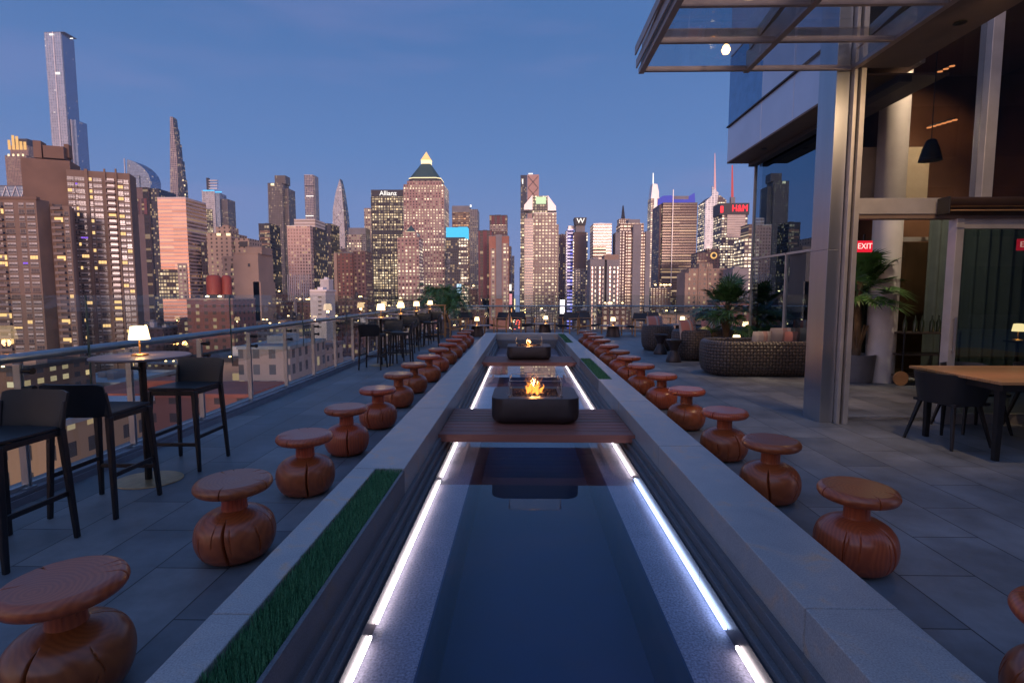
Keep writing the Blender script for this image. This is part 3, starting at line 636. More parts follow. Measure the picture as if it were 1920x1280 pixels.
# ------------------------------------------------------------------ palms
def frond_arch(m, c, az, Lh, rise, droop, n=26, lw=.022, ll=.40):
    P = []
    for k in range(n+1):
        t = k/n; P.append(Vector((c[0]+math.cos(az)*Lh*t*(1-.12*t), c[1]+math.sin(az)*Lh*t*(1-.12*t), c[2]+rise*math.sin(t*1.9)-droop*t*t*t)))
    m.tube(P[::3], [.008*(1-.7*i/len(P[::3])) for i in range(len(P[::3]))], 5)
    for k in range(5, n):
        p = P[k]; d_ = (P[k+1]-p).normalized(); s = d_.cross(Vector((0,0,1))).normalized(); t = k/n
        for sg in (-1, 1):
            l = ll*math.sin(math.pi*(.12+.8*t))*random.uniform(.85, 1.1); q = p+(s*sg*.8+d_*.62+Vector((0,0,random.uniform(-.25, .1)-.2*t)))*l
            mid = (p+q)/2+Vector((0,0,.03)); w_ = lw
            m.add([p-d_*w_*.4, mid-d_*w_, q+Vector((0,0,-.05*random.random())), mid+d_*w_], [(0,1,2,3)])
def frond_fan(m, c, az, el, pl, fl, nl=22):
    d_ = Vector((math.cos(az)*math.cos(el), math.sin(az)*math.cos(el), math.sin(el)))
    c = Vector(c); tip = c+d_*pl-Vector((0,0,.12*pl*math.cos(el)))
    m.tube([c, c+d_*pl*.5, tip], [.007, .005, .004], 5)
    dd = (d_-Vector((0,0,.3))).normalized(); s = dd.cross(Vector((0,0,1))).normalized(); u = s.cross(dd).normalized()
    for k in range(nl):
        a = R(-118+236*k/(nl-1)); l = fl*(1-.28*(abs(a)/R(118))**2)*random.uniform(.88, 1.06)
        r_ = (dd*math.cos(a)+s*math.sin(a)); fold = u*(.22*abs(math.sin(a)))
        q = tip+(r_+fold).normalized()*l; q = q-Vector((0,0,1))*l*l*random.uniform(.15, .5)
        w_ = (dd*math.sin(a)-s*math.cos(a)); mid = tip+(r_+fold*1.2).normalized()*l*.55; wd = .014+.01*random.random()
        m.add([tip, mid-w_*wd+u*.004, q, mid+w_*wd+u*.004], [(0,1,2,3)])
def pot(r, rt, rb, h):
    MB().lathe([(0, 0), (rb, 0), (rb+.01, .01), (rt, h-.02), (rt, h), (rt-.03, h), (rt-.035, h-.06), (0, h-.06)], 40).build('pot', POTM, r, smooth=True)
def palm(loc, kind, label, h, sc, seed, pr=.28, ph=.5):
    random.seed(seed); r = empty('potted_palm', loc, 0, label, 'palm'); pot(r, pr, pr*.85, ph)
    tr = MB(); m = MB()
    if kind == 'arch':
        for k in range(7):
            a = random.uniform(0, 6.28); tr.tube([(math.cos(a)*.07, math.sin(a)*.07, ph-.08), (math.cos(a)*.12, math.sin(a)*.12, h)], [.022, .014], 7)
        for k in range(34):
            a = k*2.4+random.uniform(-.3, .3); frond_arch(m, (math.cos(a)*.08, math.sin(a)*.08, h-random.uniform(0, .35)), a, sc*random.uniform(.55, 1.0), sc*random.uniform(.45, 1.05), sc*random.uniform(.2, .75))
    else:
        tr.tube([(0,0,ph-.08), (.02,0,ph+.2), (0,.02,h*.75), (.01,0,h)], [.07, .065, .055, .05], 10)
        for k in range(14): 
            a = k*2.4; tr.tube([(0,0,ph-.05), (math.cos(a)*.16, math.sin(a)*.16, ph+.5)], [.02, .008], 5)
        for k in range(46):
            a = k*2.4+random.uniform(-.3, .3); e = random.uniform(-.35, 1.35); frond_fan(m, (0, 0, h-.05-random.random()*.35), a, e, sc*random.uniform(.35, .62), sc*random.uniform(.34, .5))
    tr.build('trunk', TRUNK, r, smooth=True); m.build('crown', LEAF, r)
    return r
palm((-2.95, 20.3, 0), 'arch', 'arching palm in a grey pot at the far left corner of the terrace', .95, 1.3, 4)
palm((4.82, 12.7, 0), 'fan', 'fan palm in a pot behind the wicker sofa by the glass wall', 1.32, 1.0, 6)
palm((5.80, 9.35, 0), 'fan', 'tall fan palm in a wide grey planter behind the open doorway', 1.75, .9, 9, .30, .48)

# ------------------------------------------------------------------ lounge furniture
def make_lounge():
    r = empty('lounge_chair', (0,0,0))   # faces +y
    for sx in (-1, 1):
        MB().box(sx*.30-.015, sx*.30+.015, .24, .28, 0, .58).build('leg', OAK, r, bevel=.003)
        MB().box(sx*.30-.015, sx*.30+.015, -.28, -.24, 0, .58).build('leg', OAK, r, bevel=.003)
        MB().box(sx*.30-.03, sx*.30+.03, -.33, .32, .58, .60).build('armrest', OAK, r, bevel=.004)
        MB().bar((sx*.29, .25, .33), (sx*.29, -.26, .26), .022, .04).build('side_rail', OAK, r)
    MB().patch(lambda u, v: ((u-.5)*.56, .26-v*.52, .36-.10*v-.03*math.sin(v*math.pi)), 4, 8, .02).build('seat_sling', LEATH, r, smooth=True)
    MB().patch(lambda u, v: ((u-.5)*.60, -.24-.10*v-.03*math.cos((u-.5)*math.pi), .50+v*.28), 10, 5, .022).build('back_sling', LEATH, r, smooth=True)
    for sx in (-1, 1): MB().bar((sx*.285, -.23, .26), (sx*.285, -.36, .80), .02, .035).build('back_post', OAK, r)
    return r
lc0 = make_lounge()
LC = [(-2.42, 19.2, -1.2, 'left of the table at the left end of the far row'), (-2.0, 20.55, -2.4, 'behind the table beside the arching palm'), (-1.05, 20.6, 2.2, 'third from the left in the far row'), (.03, 20.8, -2.5, 'fourth from the left in the far row, straight down the pool'), (1.66, 20.3, 2.5, 'right of the low table straight down the pool'),
      (2.63, 20.7, -2.4, 'left of the cone table right of the pool'), (4.12, 19.85, 2.2, 'right of the cone table right of the pool'), (5.25, 20.7, -2.6, 'second from the right in the far row'), (6.8, 20.6, 2.4, 'at the right end of the far row, behind the wicker seats')]
for i, (x, y, a, t) in enumerate(LC):
    o = lc0 if i == 0 else copy_tree(lc0); o.location = (x, y, 0); o.rotation_euler = (0,0,a); o.scale = (1.1, 1.1, 1.06)
    tag(o, 'dark sling lounge chair, '+t, 'chair', 'lounge chairs along the far end')
def make_conetable():
    r = empty('cone_table', (0,0,0))
    MB().lathe([(0, .385), (.49, .385), (.50, .392), (.50, .402), (.49, .408), (0, .4085)], 48).build('table_top', TABLET, r, smooth=True)
    MB().lathe([(0, 0), (.26, 0), (.26, .01), (.19, .384), (0, .3845)], 36).build('pedestal', BRONZE, r, smooth=True)
    return r
ct0 = make_conetable()
for i, (x, y, t) in enumerate([(-1.66, 19.4, 'left end of the far row'), (.86, 20.6, 'straight down the pool'), (3.28, 19.35, 'just right of the stools'), (5.95, 20.1, 'right end of the far row'), (6.7, 16.2, 'behind the fan palm')]):
    o = ct0 if i == 0 else copy_tree(ct0); o.location = (x, y, 0); tag(o, 'low round table on a dark cone base, '+t, 'table', 'low round tables at the far end')
    lamp(x+(.0, .03, -.02, .02, 0)[i], y-.05, .409, 'glowing lamp on the low round table, '+t, 1.6, 1.25)

def shell(name, pts, prof, m, parent, closed=True):
    n = len(pts); cx = sum(p[0] for p in pts)/n; cy = sum(p[1] for p in pts)/n
    vs = []; uv = []; ac = [0]
    for i in range(1, n+1): ac.append(ac[-1]+math.dist(pts[i-1], pts[i % n]))
    hv = 0; pv = None
    nrm = []
    for i in range(n):
        a = pts[(i-1) % n]; b = pts[(i+1) % n]; t = Vector((b[0]-a[0], b[1]-a[1])).normalized(); nrm.append((t.y, -t.x))
    for (z, ins) in prof:
        if pv: hv += math.hypot(z-pv[0], ins-pv[1])
        pv = (z, ins)
        for i in range(n+1):
            p = pts[i % n]; q = nrm[i % n]; vs.append((p[0]-q[0]*ins, p[1]-q[1]*ins, z)); uv.append((ac[i], hv))
    fs = []
    for j in range(len(prof)-1):
        for i in range(n): fs.append((j*(n+1)+i, j*(n+1)+i+1, (j+1)*(n+1)+i+1, (j+1)*(n+1)+i))
    b = MB(); b.add(vs, fs)
    return b.build(name, m, parent, smooth=True, uv=uv)
def cushion(x, y, z, rz, tilt, label, m=CUSH, s=.42):
    b = MB(); n = 8
    for sg in (1, -1):
        vs = []; 
        for i in range(n+1):
            for j in range(n+1):
                u, v = i/n*2-1, j/n*2-1; k = (1-u*u)*(1-v*v); e = 1-.06*(1-abs(u*v))
                vs.append((u*s/2*(1-.08*v*v*(1-abs(u))), sg*.075*max(0, k)**.45, s/2+v*s/2*(1-.08*u*u*(1-abs(v)))))
        fs = []
        for i in range(n):
            for j in range(n):
                a = i*(n+1)+j; f = (a, a+1, a+n+2, a+n+1); fs.append(f if sg > 0 else f[::-1])
        b.add(vs, fs)
    o = b.build('cushion', m, smooth=True); o.location = (x, y, z); o.rotation_euler = (tilt, 0, rz)
    return tag(o, label, 'cushion', 'patterned cushions on the wicker seats')
def sofa(x, y, rz, w_, d_, h, label, name='wicker_sofa'):
    r = empty(name, (x, y, 0), rz, label, 'sofa' if w_ > 1.2 else 'armchair')
    # U-shaped woven wall open toward +y, back toward -y
    out = stadium(-w_/2, w_/2, -d_/2, d_/2, min(d_, w_)*.42, 10)
    shell('woven_body', out, [(.02, .10), (.08, .035), (.2, .0), (.42, -.01), (h-.09, .0), (h-.03, .02), (h, .07), (h-.02, .13), (.30, .16)], WICK, r)
    inn = [(p[0]*(1-.30/w_), p[1]*(1-.30/d_)) for p in out]
    MB().prism(inn, .05, .40, .97).build('seat_cushion', SEATF, r, bevel=.03)
    MB().prism([(p[0]*.85, p[1]*.85) for p in out], 0, .03).build('base', BLACKM, r)
    return r
sofa(4.62, 10.25, .0, 2.35, 1.05, .66, 'large round-ended dark wicker sofa with its back to the camera, beside the steel column')
sofa(3.93, 12.5, .5, .82, .80, .70, 'round dark wicker armchair between the hourglass tables and the large sofa', 'wicker_armchair')
sofa(3.70, 14.65, .3, .82, .80, .70, 'round dark wicker armchair farthest left, behind the hourglass tables', 'wicker_armchair')
sofa(5.45, 14.0, math.pi, 2.5, .95, .66, 'dark wicker sofa facing the camera, behind the fan palm')
cushion(3.84, 12.32, .42, .5, -.2, 'pink and cream striped cushion on the middle wicker armchair', CUSH, .52)
cushion(3.62, 14.5, .42, .4, -.2, 'striped cushion on the farthest wicker armchair', CUSH, .52)
cushion(4.92, 14.05, .42, -.1, -.3, 'pink cushion at the left end of the far sofa'); cushion(5.35, 14.12, .42, .1, -.3, 'pale cushion beside the pink one on the far sofa', CUSH2)
cushion(4.55, 10.3, .42, .2, .2, 'small cream patterned cushion on the large sofa', CUSH2, .40); cushion(4.98, 10.5, .42, .1, .35, 'tall pink and grey cushion on the large sofa', CUSH2, .48); cushion(5.25, 10.4, .40, -.2, .3, 'pink cushion at the right end of the large sofa')
def hourglass(x, y, label):
    r = empty('hourglass_table', (x, y, 0), 0, label, 'side table', 'hourglass side tables by the wicker armchairs')
    MB().lathe(smoothprof([(.165, .0), (.17, .02), (.15, .10), (.085, .24), (.08, .28), (.13, .40), (.17, .47), (.17, .485)], 4), 24).build('pedestal', BRONZE, r, smooth=True)
    MB().lathe([(0, .486), (.175, .486), (.18, .492), (.18, .504), (0, .505)], 28).build('table_top', BLACKM, r, smooth=True)
hourglass(3.40, 12.0, 'dark hourglass side table nearest the pool'); hourglass(3.52, 13.62, 'dark hourglass side table behind the first one')
r = empty('coffee_table', (4.3, 11.5, 0), 0, 'low dark coffee table behind the large wicker sofa', 'table')
MB().lathe([(0, .36), (.40, .36), (.405, .37), (.40, .385), (0, .386)], 40).build('table_top', TABLET, r, smooth=True); MB().lathe([(0, 0), (.2, 0), (.15, .359), (0, .3595)], 24).build('pedestal', BRONZE, r, smooth=True)
lamp(4.55, 11.4, .386, 'glowing lamp on the coffee table behind the large sofa', 1.8, 1.15)
r = empty('coffee_table', (4.35, 13.3, 0), 0, 'low dark coffee table left of the fan palm', 'table')
MB().lathe([(0, .36), (.35, .36), (.355, .37), (.35, .385), (0, .386)], 40).build('table_top', TABLET, r, smooth=True); MB().lathe([(0, 0), (.2, 0), (.15, .359), (0, .3595)], 24).build('pedestal', BRONZE, r, smooth=True)
lamp(4.52, 13.35, .386, 'glowing lamp on the coffee table left of the fan palm', 1.4, 1.1)
# ------------------------------------------------------------------ the city
GZ = -60
tag(MB().box(-3500, 3500, 22.5, 1949, GZ-2, GZ).box(-3500, -4.3, -400, 22.5, GZ-2, GZ).build('city_ground', mat('city_asphalt', (.045,.045,.055), .8, var=.3, vs=.01)), kind='structure')
F = {
 'brick': facade('brick_facade', (.19,.115,.085), (.10,.10,.12), 4.2, 3.0, .5, .5, .32, ls=1.3),
 'tan': facade('tan_stone_facade', (.34,.235,.18), (.06,.055,.06), 4.0, 3.6, .42, .5, .22, ls=1.2),
 'beige': facade('beige_brick_facade', (.40,.29,.23), (.07,.06,.06), 5.0, 3.8, .36, .5, .16, ls=1.2),
 'pink': facade('rose_stone_facade', (.42,.27,.24), (.10,.07,.07), 4.4, 4.0, .46, .5, .72, (1,.78,.5), 1.15),
 'pinkgrid': facade('pale_grid_facade', (.62,.44,.38), (.40,.28,.26), 3.4, 3.8, .62, .62, .10, metal=.5),
 'white': facade('pale_band_facade', (.66,.58,.52), (.36,.30,.28), 60, 3.8, 1.0, .42, .12, metal=.4),
 'grey': facade('grey_concrete_facade', (.24,.22,.23), (.05,.05,.06), 3.6, 3.5, .5, .45, .32, ls=1.0),
 'maroon': facade('maroon_facade', (.15,.085,.08), (.07,.04,.045), 4.0, 3.7, .5, .6, .22, ls=1.0),
 'maroons': facade('maroon_striped_facade', (.20,.075,.075), (.055,.035,.045), 9, 3.7, .45, .9, .10, ls=1.0),
 'red': facade('red_brick_facade', (.19,.085,.07), (.08,.065,.065), 4.2, 3.4, .42, .5, .22, ls=1.0),
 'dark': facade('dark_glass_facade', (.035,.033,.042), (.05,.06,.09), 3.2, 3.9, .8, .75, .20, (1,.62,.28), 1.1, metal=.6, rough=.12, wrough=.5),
 'darklit': facade('dark_facade_with_lit_floors', (.05,.04,.045), (.04,.035,.04), 3.6, 4.2, .74, .62, .85, (1,.70,.36), .9, wrough=.5),
 'blue': facade('blue_glass_facade', (.16,.20,.28), (.30,.40,.56), 3.0, 3.9, .86, .8, .012, metal=.75, rough=.08, wrough=.4, wmetal=.4),
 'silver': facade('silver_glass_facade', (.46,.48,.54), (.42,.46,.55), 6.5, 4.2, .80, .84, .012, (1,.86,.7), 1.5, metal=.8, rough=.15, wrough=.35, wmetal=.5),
 'rose': facade('painted_sunset_facade', (.72,.52,.47), (.82,.55,.46), 60, 4.1, 1.0, .62, .16, (1,.62,.36), .5, metal=.9, rough=.12, wrough=.4, wmetal=.3),  # rose of the reflected sunset is put into the wall and glass colour
 'condo': facade('condo_facade', (.13,.115,.11), (.22,.20,.20), 3.0, 3.1, .55, .62, .14, (1,.72,.35), 1.0, metal=.3, rough=.3),
 'lattice': facade('white_lattice_facade', (.46,.38,.36), (.10,.10,.13), 5.4, 5.4, .6, .6, .12, metal=.3),
 'bronze': facade('bronze_banded_facade', (.13,.09,.075), (.10,.07,.06), 70, 4.1, 1.0, .45, .55, (1,.62,.28), .55, metal=.4),
 'gridlit': facade('lit_grid_facade', (.40,.30,.26), (.10,.075,.07), 4.6, 4.4, .58, .52, .70, (1,.74,.44), 1.0),
 'orangelit': facade('amber_lit_facade', (.22,.13,.10), (.10,.06,.05), 5, 4.0, .8, .5, .85, (1,.50,.22), .55),
 'bluelit': facade('blue_led_facade', (.05,.05,.22), (.03,.03,.3), 30, 5.0, 1.0, .5, 1.3, (.12,.14,1), 1.0),
 'ts': facade('bright_city_facade', (.16,.12,.13), (.08,.07,.08), 4.2, 4.2, .72, .55, .75, (1,.74,.48), 1.6),
}
FV1 = facade('ribbed_dark_facade', (.19,.13,.12), (.03,.03,.04), 26, 3.9, .62, 1.0, .16, (1,.6,.28), .8, metal=.5)
SCREENG = emat('cyan_crown_light', (.10,.62,1), .95, False); LEDBL = emat('blue_edge_light', (.12,.55,1), 1.3, False); VIOL = emat('violet_crown_light', (.13,.12,.62), .75, False)
GOLDE = emat('gold_light', (1,.55,.18), .95, False); PALEE = emat('pale_gold_light', (1,.78,.45), 1.5, False)
COPPER = mat('green_copper', (.055,.10,.095), .6); GOLDR = mat('gilded_roof', (.9,.6,.25), .35, .6, emit=(1,.62,.2), es=.75, sample=False)
ROOFM = mat('flat_roof', (.16,.15,.16), .85, var=.3, vs=.1); ROOFB = mat('blue_grey_roof', (.25,.29,.33), .8, var=.3, vs=.1); DARKR = mat('dark_crown', (.05,.045,.05), .6); TANW = mat('tan_blank_wall', (.34,.24,.19), .85, vs=.05); BRKB = mat('brown_blank_brick', (.18,.115,.09), .9, var=.15, vs=.1)
GREYW = mat('grey_blank_wall', (.25,.235,.25), .85, vs=.06); WHT = mat('pale_metal', (.72,.70,.72), .4, .3, vs=.05); REDM = mat('red_tank', (.27,.05,.035), .6, vs=.3)
tn = [0]
def root(name, label, X, Y, group=None, cat='building', ry=0):
    return empty(name, (X, Y, GZ), ry, label, cat, group)
def tw(name, label, x0, x1, yt, Y, dep, m, roof=ROOFM, yref=None, cat='building', inset=None, base=GZ):
    """tower whose front face spans image columns x0..x1 at distance Y and whose top is at image row yt"""
    a = at(x0, yref or yt+60, Y); b = at(x1, yref or yt+60, Y); zt = at((x0+x1)/2, yt, Y).z
    r = empty(name, ((a.x+b.x)/2, Y, base), 0, label, cat); w_ = (b.x-a.x)/2; h = zt-base
    MB().box(-w_, w_, 0, dep, 0, h).build('wall', m, r)
    t = max(.6, w_*.03)
    MB().box(-w_-.2, w_+.2, -.2, dep+.2, h+.01, h+t*1.2).box(-w_*.4, w_*.3, dep*.3, dep*.7, h+t*1.21, h+t*4).build('roof', roof, r)
    r['w'] = w_; r['h'] = h; r['d'] = dep
    return r
def add(r, Y, items):
    """parts given in image coordinates on plane Y: (name, material, x0, x1, ytop, ybottom, y0, y1)"""
    for name, m, x0, x1, yt, yb, d0, d1 in items:
        a = at(x0, (yt+yb)/2, Y); b = at(x1, (yt+yb)/2, Y); o = r.location
        MB().box(a.x-o.x, b.x-o.x, d0, d1, at((x0+x1)/2, yb, Y).z-o.z, at((x0+x1)/2, yt, Y).z-o.z).build(name, m, r)
def loc(r, x, y, Y):
    p = at(x, y, Y); return (p.x-r.location.x, p.z-r.location.z)
def poly(r, name, m, Y, P, d0, d1, mi=0):
    """front outline P in image coords, extruded from depth d0 to d1"""
    q = [loc(r, x, y, Y) for x, y in P]; n = len(q)
    vs = [(x, d0, z) for x, z in q]+[(x, d1, z) for x, z in q]
    return MB().add(vs, [tuple(range(n)), tuple(range(2*n-1, n-1, -1))]+[(i, n+i, n+(i+1) % n, (i+1) % n) for i in range(n)]).build(name, m, r)
def spire(r, name, m, x, y0, y1, Y, r0, r1, dep=10, n=8):
    a = loc(r, x, y0, Y); b = loc(r, x, y1, Y); MB().tube([(a[0], dep, a[1]), (b[0], dep, b[1])], [r0, r1], n).build(name, m, r)
def sign_text(r, name, txt, m, x, y, Y, size, dep, sx=1):
    cu = bpy.data.curves.new('t', 'FONT'); cu.body = txt; cu.size = size; cu.extrude = size*.03; cu.align_x = 'CENTER'; cu.align_y = 'CENTER'
    o = bpy.data.objects.new('t', cu); col.objects.link(o); dg = bpy.context.evaluated_depsgraph_get(); me = bpy.data.meshes.new_from_object(o.evaluated_get(dg)); bpy.data.objects.remove(o)
    me.materials.clear(); me.materials.append(m); o = bpy.data.objects.new(name, me); col.objects.link(o); q = loc(r, x, y, Y); o.location = (q[0], dep, q[1]); o.rotation_euler = (math.pi/2, 0, 0); o.scale = (sx, 1, 1); setparent(o, r)
    return o
# --- far left
r = tw('glass_supertower', 'tallest slender glass skyscraper at far left, blue grey with vertical seams', 91, 122, 61, 1500, 40, F['silver'], yref=180)
add(r, 1500, [('east_wing', F['blue'], 122.5, 137, 63, 700, 2, 42), ('low_wing', F['blue'], 137.5, 152, 222, 700, 12, 50), ('corner_fin', WHT, 121, 122.6, 60, 700, -1.5, 2), ('corner_fin', WHT, 144, 145.2, 222, 700, 8, 12), ('crown_light', WHITEE, 93, 101, 64, 67, -1.8, -1.6), ('crown_light', WHITEE, 130, 136, 71, 73, 1.4, 1.6), ('lit_floor', WHITEE, 105, 113, 136, 140, -1.8, -1.6), ('crown_band', DARKR, 91, 121, 60, 61, 0, 40)])
r = tw('crowned_tower', 'stone tower with a glowing golden crown behind the brown apartment blocks at far left', 12, 52, 292, 1300, 40, F['tan'], yref=330)
add(r, 1300, [('crown', F['tan'], 16, 50, 272, 292, 4, 36)]+[('crown_light', GOLDE, 13+i*7.4, 17+i*7.4, 262-4*math.sin(i*1.3)-(5 if i in (1, 2) else 0), 280, 2, 4) for i in range(5)]+[('crown_light', PALEE, 15+i*9, 18+i*9, 289, 293, -1, 0) for i in range(4)]+[('crown_top', DARKR, 18, 44, 258, 272, 10, 30)])
r = tw('faceted_tower', 'blue glass tower with white triangle bracing at the left edge', -30, 52, 349, 700, 50, F['blue'], yref=370)
for k in range(5):
    x = -24+k*18; a = loc(r, x, 349, 700); b = loc(r, x+9, 375, 700); c = loc(r, x+18, 349, 700)
    MB().bar((a[0], -.6, a[1]), (b[0], -.6, b[1]), .8, .8).bar((b[0], -.6, b[1]), (c[0], -.6, c[1]), .8, .8).build('brace', WHT, r)
r = tw('curved_glass_tower', 'blue patterned glass tower with a rounded sloping top behind the brown blocks', 237, 262, 330, 1300, 45, F['blue'], yref=350)
poly(r, 'curved_crown', F['blue'], 1300, [(237, 329), (237, 299), (243, 300), (252, 304), (262, 310), (270, 317), (277, 326), (281, 338), (281, 420), (262, 420), (262, 329)], 2, 40)
add(r, 1300, [('edge_fin', WHT, 236.4, 237.4, 297, 430, -1, 2)])
r = tw('dark_ribbed_tower', 'dark brown ribbed tower between the brown apartments and the rosy glass block', 250, 280, 352, 900, 45, FV1, DARKR)
add(r, 900, [('east_wing', F['dark'], 280.5, 301, 353, 600, 4, 50), ('upper_panel', F['maroons'], 256, 262, 372, 402, -.6, -.3), ('upper_panel', F['maroons'], 266, 276, 372, 402, -.6, -.3)])
r = empty('needle_tower', (at(334, 300, 1600).x, 1600, GZ), 0, 'needle thin tower with a stepped slanting edge, tapering to a point', 'building')
poly(r, 'wall', F['lattice'], 1600, [(320, 700), (318.5, 219), (323, 219), (332, 300), (334, 370), (336, 700)], 0, 14)
poly(r, 'stepped_side', F['dark'], 1600, [(336, 700), (334, 370), (332, 300), (323, 219), (326, 222), (328, 240), (330, 241), (332, 268), (334.5, 269), (337, 300), (340, 301), (343, 335), (345, 336), (347.5, 372), (347.5, 700)], 1, 15)
for (x, y, t) in ((346, 348, 3), (343, 338, 2), (347, 365, 3)): add(r, 1600, [('light', PALEE, x-1, x+1, y-t/2, y+t/2, .4, .9)])
r = tw('rosy_glass_block', 'broad glass office block tinted rose and gold like reflected sunset beside the brown apartments', 298, 351, 371, 620, 40, F['rose'], WHT)
add(r, 620, [('base_floors', F['darklit'], 299, 352, 505, 560, -.5, 0), ('lit_floor', F['gridlit'], 335, 352, 494, 560, -.9, -.51)])
r = tw('dark_slab', 'narrow dark tower behind the rosy glass block', 379, 392, 455, 640, 20, F['dark'], DARKR)
r = tw('blue_edged_tower', 'pale glass tower with a cyan edge light and a framed mast on top', 381, 405, 358, 1200, 30, F['silver'], WHT)
add(r, 1200, [('blue_bay', F['blue'], 405.5, 416, 362, 600, 2, 30), ('east_wing', F['condo'], 416.5, 428, 372, 600, 8, 40), ('dark_bay', F['darklit'], 386, 400, 392, 470, -1, -.2), ('crown_light', LEDBL, 381, 402, 356.6, 358.4, -1.5, -.5), ('crown_light', LEDBL, 402.5, 415, 359, 361, 1, 1.8), ('mast_frame', DARKR, 383, 387, 332, 356, 8, 14)]+[('mast_louver', WHT, 387.3, 403, 336+i*5, 338+i*5, 8, 14) for i in range(4)])
r = tw('stepped_stone_tower', 'stepped beige stone tower with lit turrets near the red water tank', 390, 436, 438, 520, 30, F['beige'], TANW)
add(r, 520, [('upper_block', F['beige'], 398, 425, 424, 438, 6, 22), ('turret', TANW, 408, 420, 420, 424, 8, 20), ('lower_wing', F['beige'], 440, 468, 446, 700, 4, 30), ('lower_wing', F['beige'], 468.5, 484, 462, 700, 8, 30), ('dark_bay', DARKR, 445, 460, 452, 462, 3.4, 4), ('turret_light', PALEE, 407, 414, 437.5, 442, -1, 0), ('turret_light', PALEE, 425, 432, 437.5, 442, -1, 0), ('corner_light', WHITEE, 470, 476, 468, 471, 7, 7.9)])
r = tw('blank_tan_tower', 'plain tan windowless building in front of the stepped stone tower', 440, 486, 476, 420, 25, TANW, TANW)
add(r, 420, [('upper_block', TANW, 456, 486, 462, 476, 4, 22), ('lower_block', TANW, 478, 492, 528, 700, 0, 25), ('slot_window', DARKR, 465, 469, 494, 500, -.3, -.1)]+[('window', DARKR, 430+(i % 2)*7, 433+(i % 2)*7, 498+(i//2)*13, 503+(i//2)*13, 2, 2.5) for i in range(10)]+[('lower_wing', F['beige'], 418, 439.5, 480, 700, 2.6, 25)])
r = tw('dark_lit_block', 'low dark tower with amber office floors left of the textured condominium tower', 487, 508, 420, 700, 30, F['dark'], DARKR)
add(r, 700, [('lit_floor', F['orangelit'], 488, 506, 432, 437, -.4, -.1), ('lit_floor', F['orangelit'], 488, 507, 445, 450, -.4, -.1), ('lit_floor', F['orangelit'], 490, 507, 456, 460, -.4, -.1)])
r = tw('textured_condo_tower', 'tall condominium tower with rough balconied face and a stepped top', 504, 531, 344, 950, 28, F['condo'], DARKR)
add(r, 950, [('upper_block', F['condo'], 513, 533, 328, 344, 4, 24), ('east_wing', F['condo'], 531.5, 543, 352, 640, 6, 34), ('crown_light', PALEE, 508, 514, 344, 348, -.8, 0)])
sb = MB(); random.seed(2)
for i in range(60):
    y = 348+i*3.6; 
    for x in (504, 531): 
        q = loc(r, x, y, 950); sb.box(q[0]-1.2, q[0]+1.2, -1.4, 3, q[1], q[1]+1.0)
sb.build('balconies', GREYW, r)
r = tw('square_grid_tower', 'very slender square tower of pale concrete grid', 572, 589, 328, 1750, 30, F['lattice'], WHT)
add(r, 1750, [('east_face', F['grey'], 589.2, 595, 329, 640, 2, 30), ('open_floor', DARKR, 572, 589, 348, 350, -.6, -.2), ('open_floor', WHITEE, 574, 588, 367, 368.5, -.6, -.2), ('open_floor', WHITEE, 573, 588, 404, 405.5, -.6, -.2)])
r = tw('pale_pink_slab', 'broad pale pink office slab with a fine window grid', 540, 583, 424, 640, 36, F['pinkgrid'], WHT)
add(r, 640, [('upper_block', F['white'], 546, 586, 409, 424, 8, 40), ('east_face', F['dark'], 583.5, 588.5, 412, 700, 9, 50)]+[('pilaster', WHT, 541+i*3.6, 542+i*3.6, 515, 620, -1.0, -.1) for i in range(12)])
r = tw('dark_glass_slab', 'plain dark glass slab right of the pale pink one', 594, 622, 420, 760, 35, F['dark'], DARKR)
r = empty('pointed_glass_tower', (at(637, 400, 1500).x, 1500, GZ), 0, 'silver glass tower tapering to a sharp point', 'building')
poly(r, 'wall', F['silver'], 1500, [(622, 700), (623, 445), (624, 392), (629, 362), (637, 335), (640, 348), (644, 392), (647, 445), (648, 700)], 0, 22)
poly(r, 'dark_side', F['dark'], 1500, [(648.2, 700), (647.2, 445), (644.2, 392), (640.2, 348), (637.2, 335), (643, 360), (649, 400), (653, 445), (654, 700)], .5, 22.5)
for (p, q) in (((624, 398), (640, 420)), ((640, 420), (624, 445)), ((629, 372), (642, 395)), ((642, 395), (626, 415)), ((626, 415), (644, 445))):
    a = loc(r, *p, 1500); b = loc(r, *q, 1500); MB().bar((a[0], -.5, a[1]), (b[0], -.5, b[1]), .9, .5).build('brace', GREYW, r)
r = tw('lit_top_block', 'mid-rise brown block with a lit upper grid behind the brick red building', 652, 678, 440, 900, 30, F['gridlit'], GREYW)
add(r, 900, [('crown', GREYW, 653, 685, 427, 439, 1, 28), ('east_wing', F['grey'], 678.5, 688, 430, 700, 3, 28)])
r = tw('rose_brick_slab', 'red brown brick slab with small windows left of the dark sign tower', 634, 662, 475, 560, 25, F['red'], ROOFM)
add(r, 560, [('east_wing', F['maroon'], 662.5, 686, 470, 700, 3, 28), ('blank_flank', TANW, 628, 633.8, 474, 700, 1, 24)])
r = tw('beige_neighbour', 'narrow beige tower tucked against the dark tower with the white sign', 684, 697, 391, 1000, 30, F['gridlit'], TANW)
r = tw('dark_sign_tower', 'dark office tower with lit window grid and a white sign across its top', 697, 756, 357, 900, 45, F['darklit'], DARKR)
add(r, 900, [('crown', DARKR, 696.5, 756.5, 356, 369, -1, 45), ('dark_band', DARKR, 697, 756, 431, 440, -.6, -.1)]+[('pilaster', DARKR, 698+i*5.7, 699.2+i*5.7, 370, 600, -1.1, -.1) for i in range(11)])
sign_text(r, 'sign', 'Allianz', WHITEE, 728, 363, 900, 10.5, -1.6, 1.02)
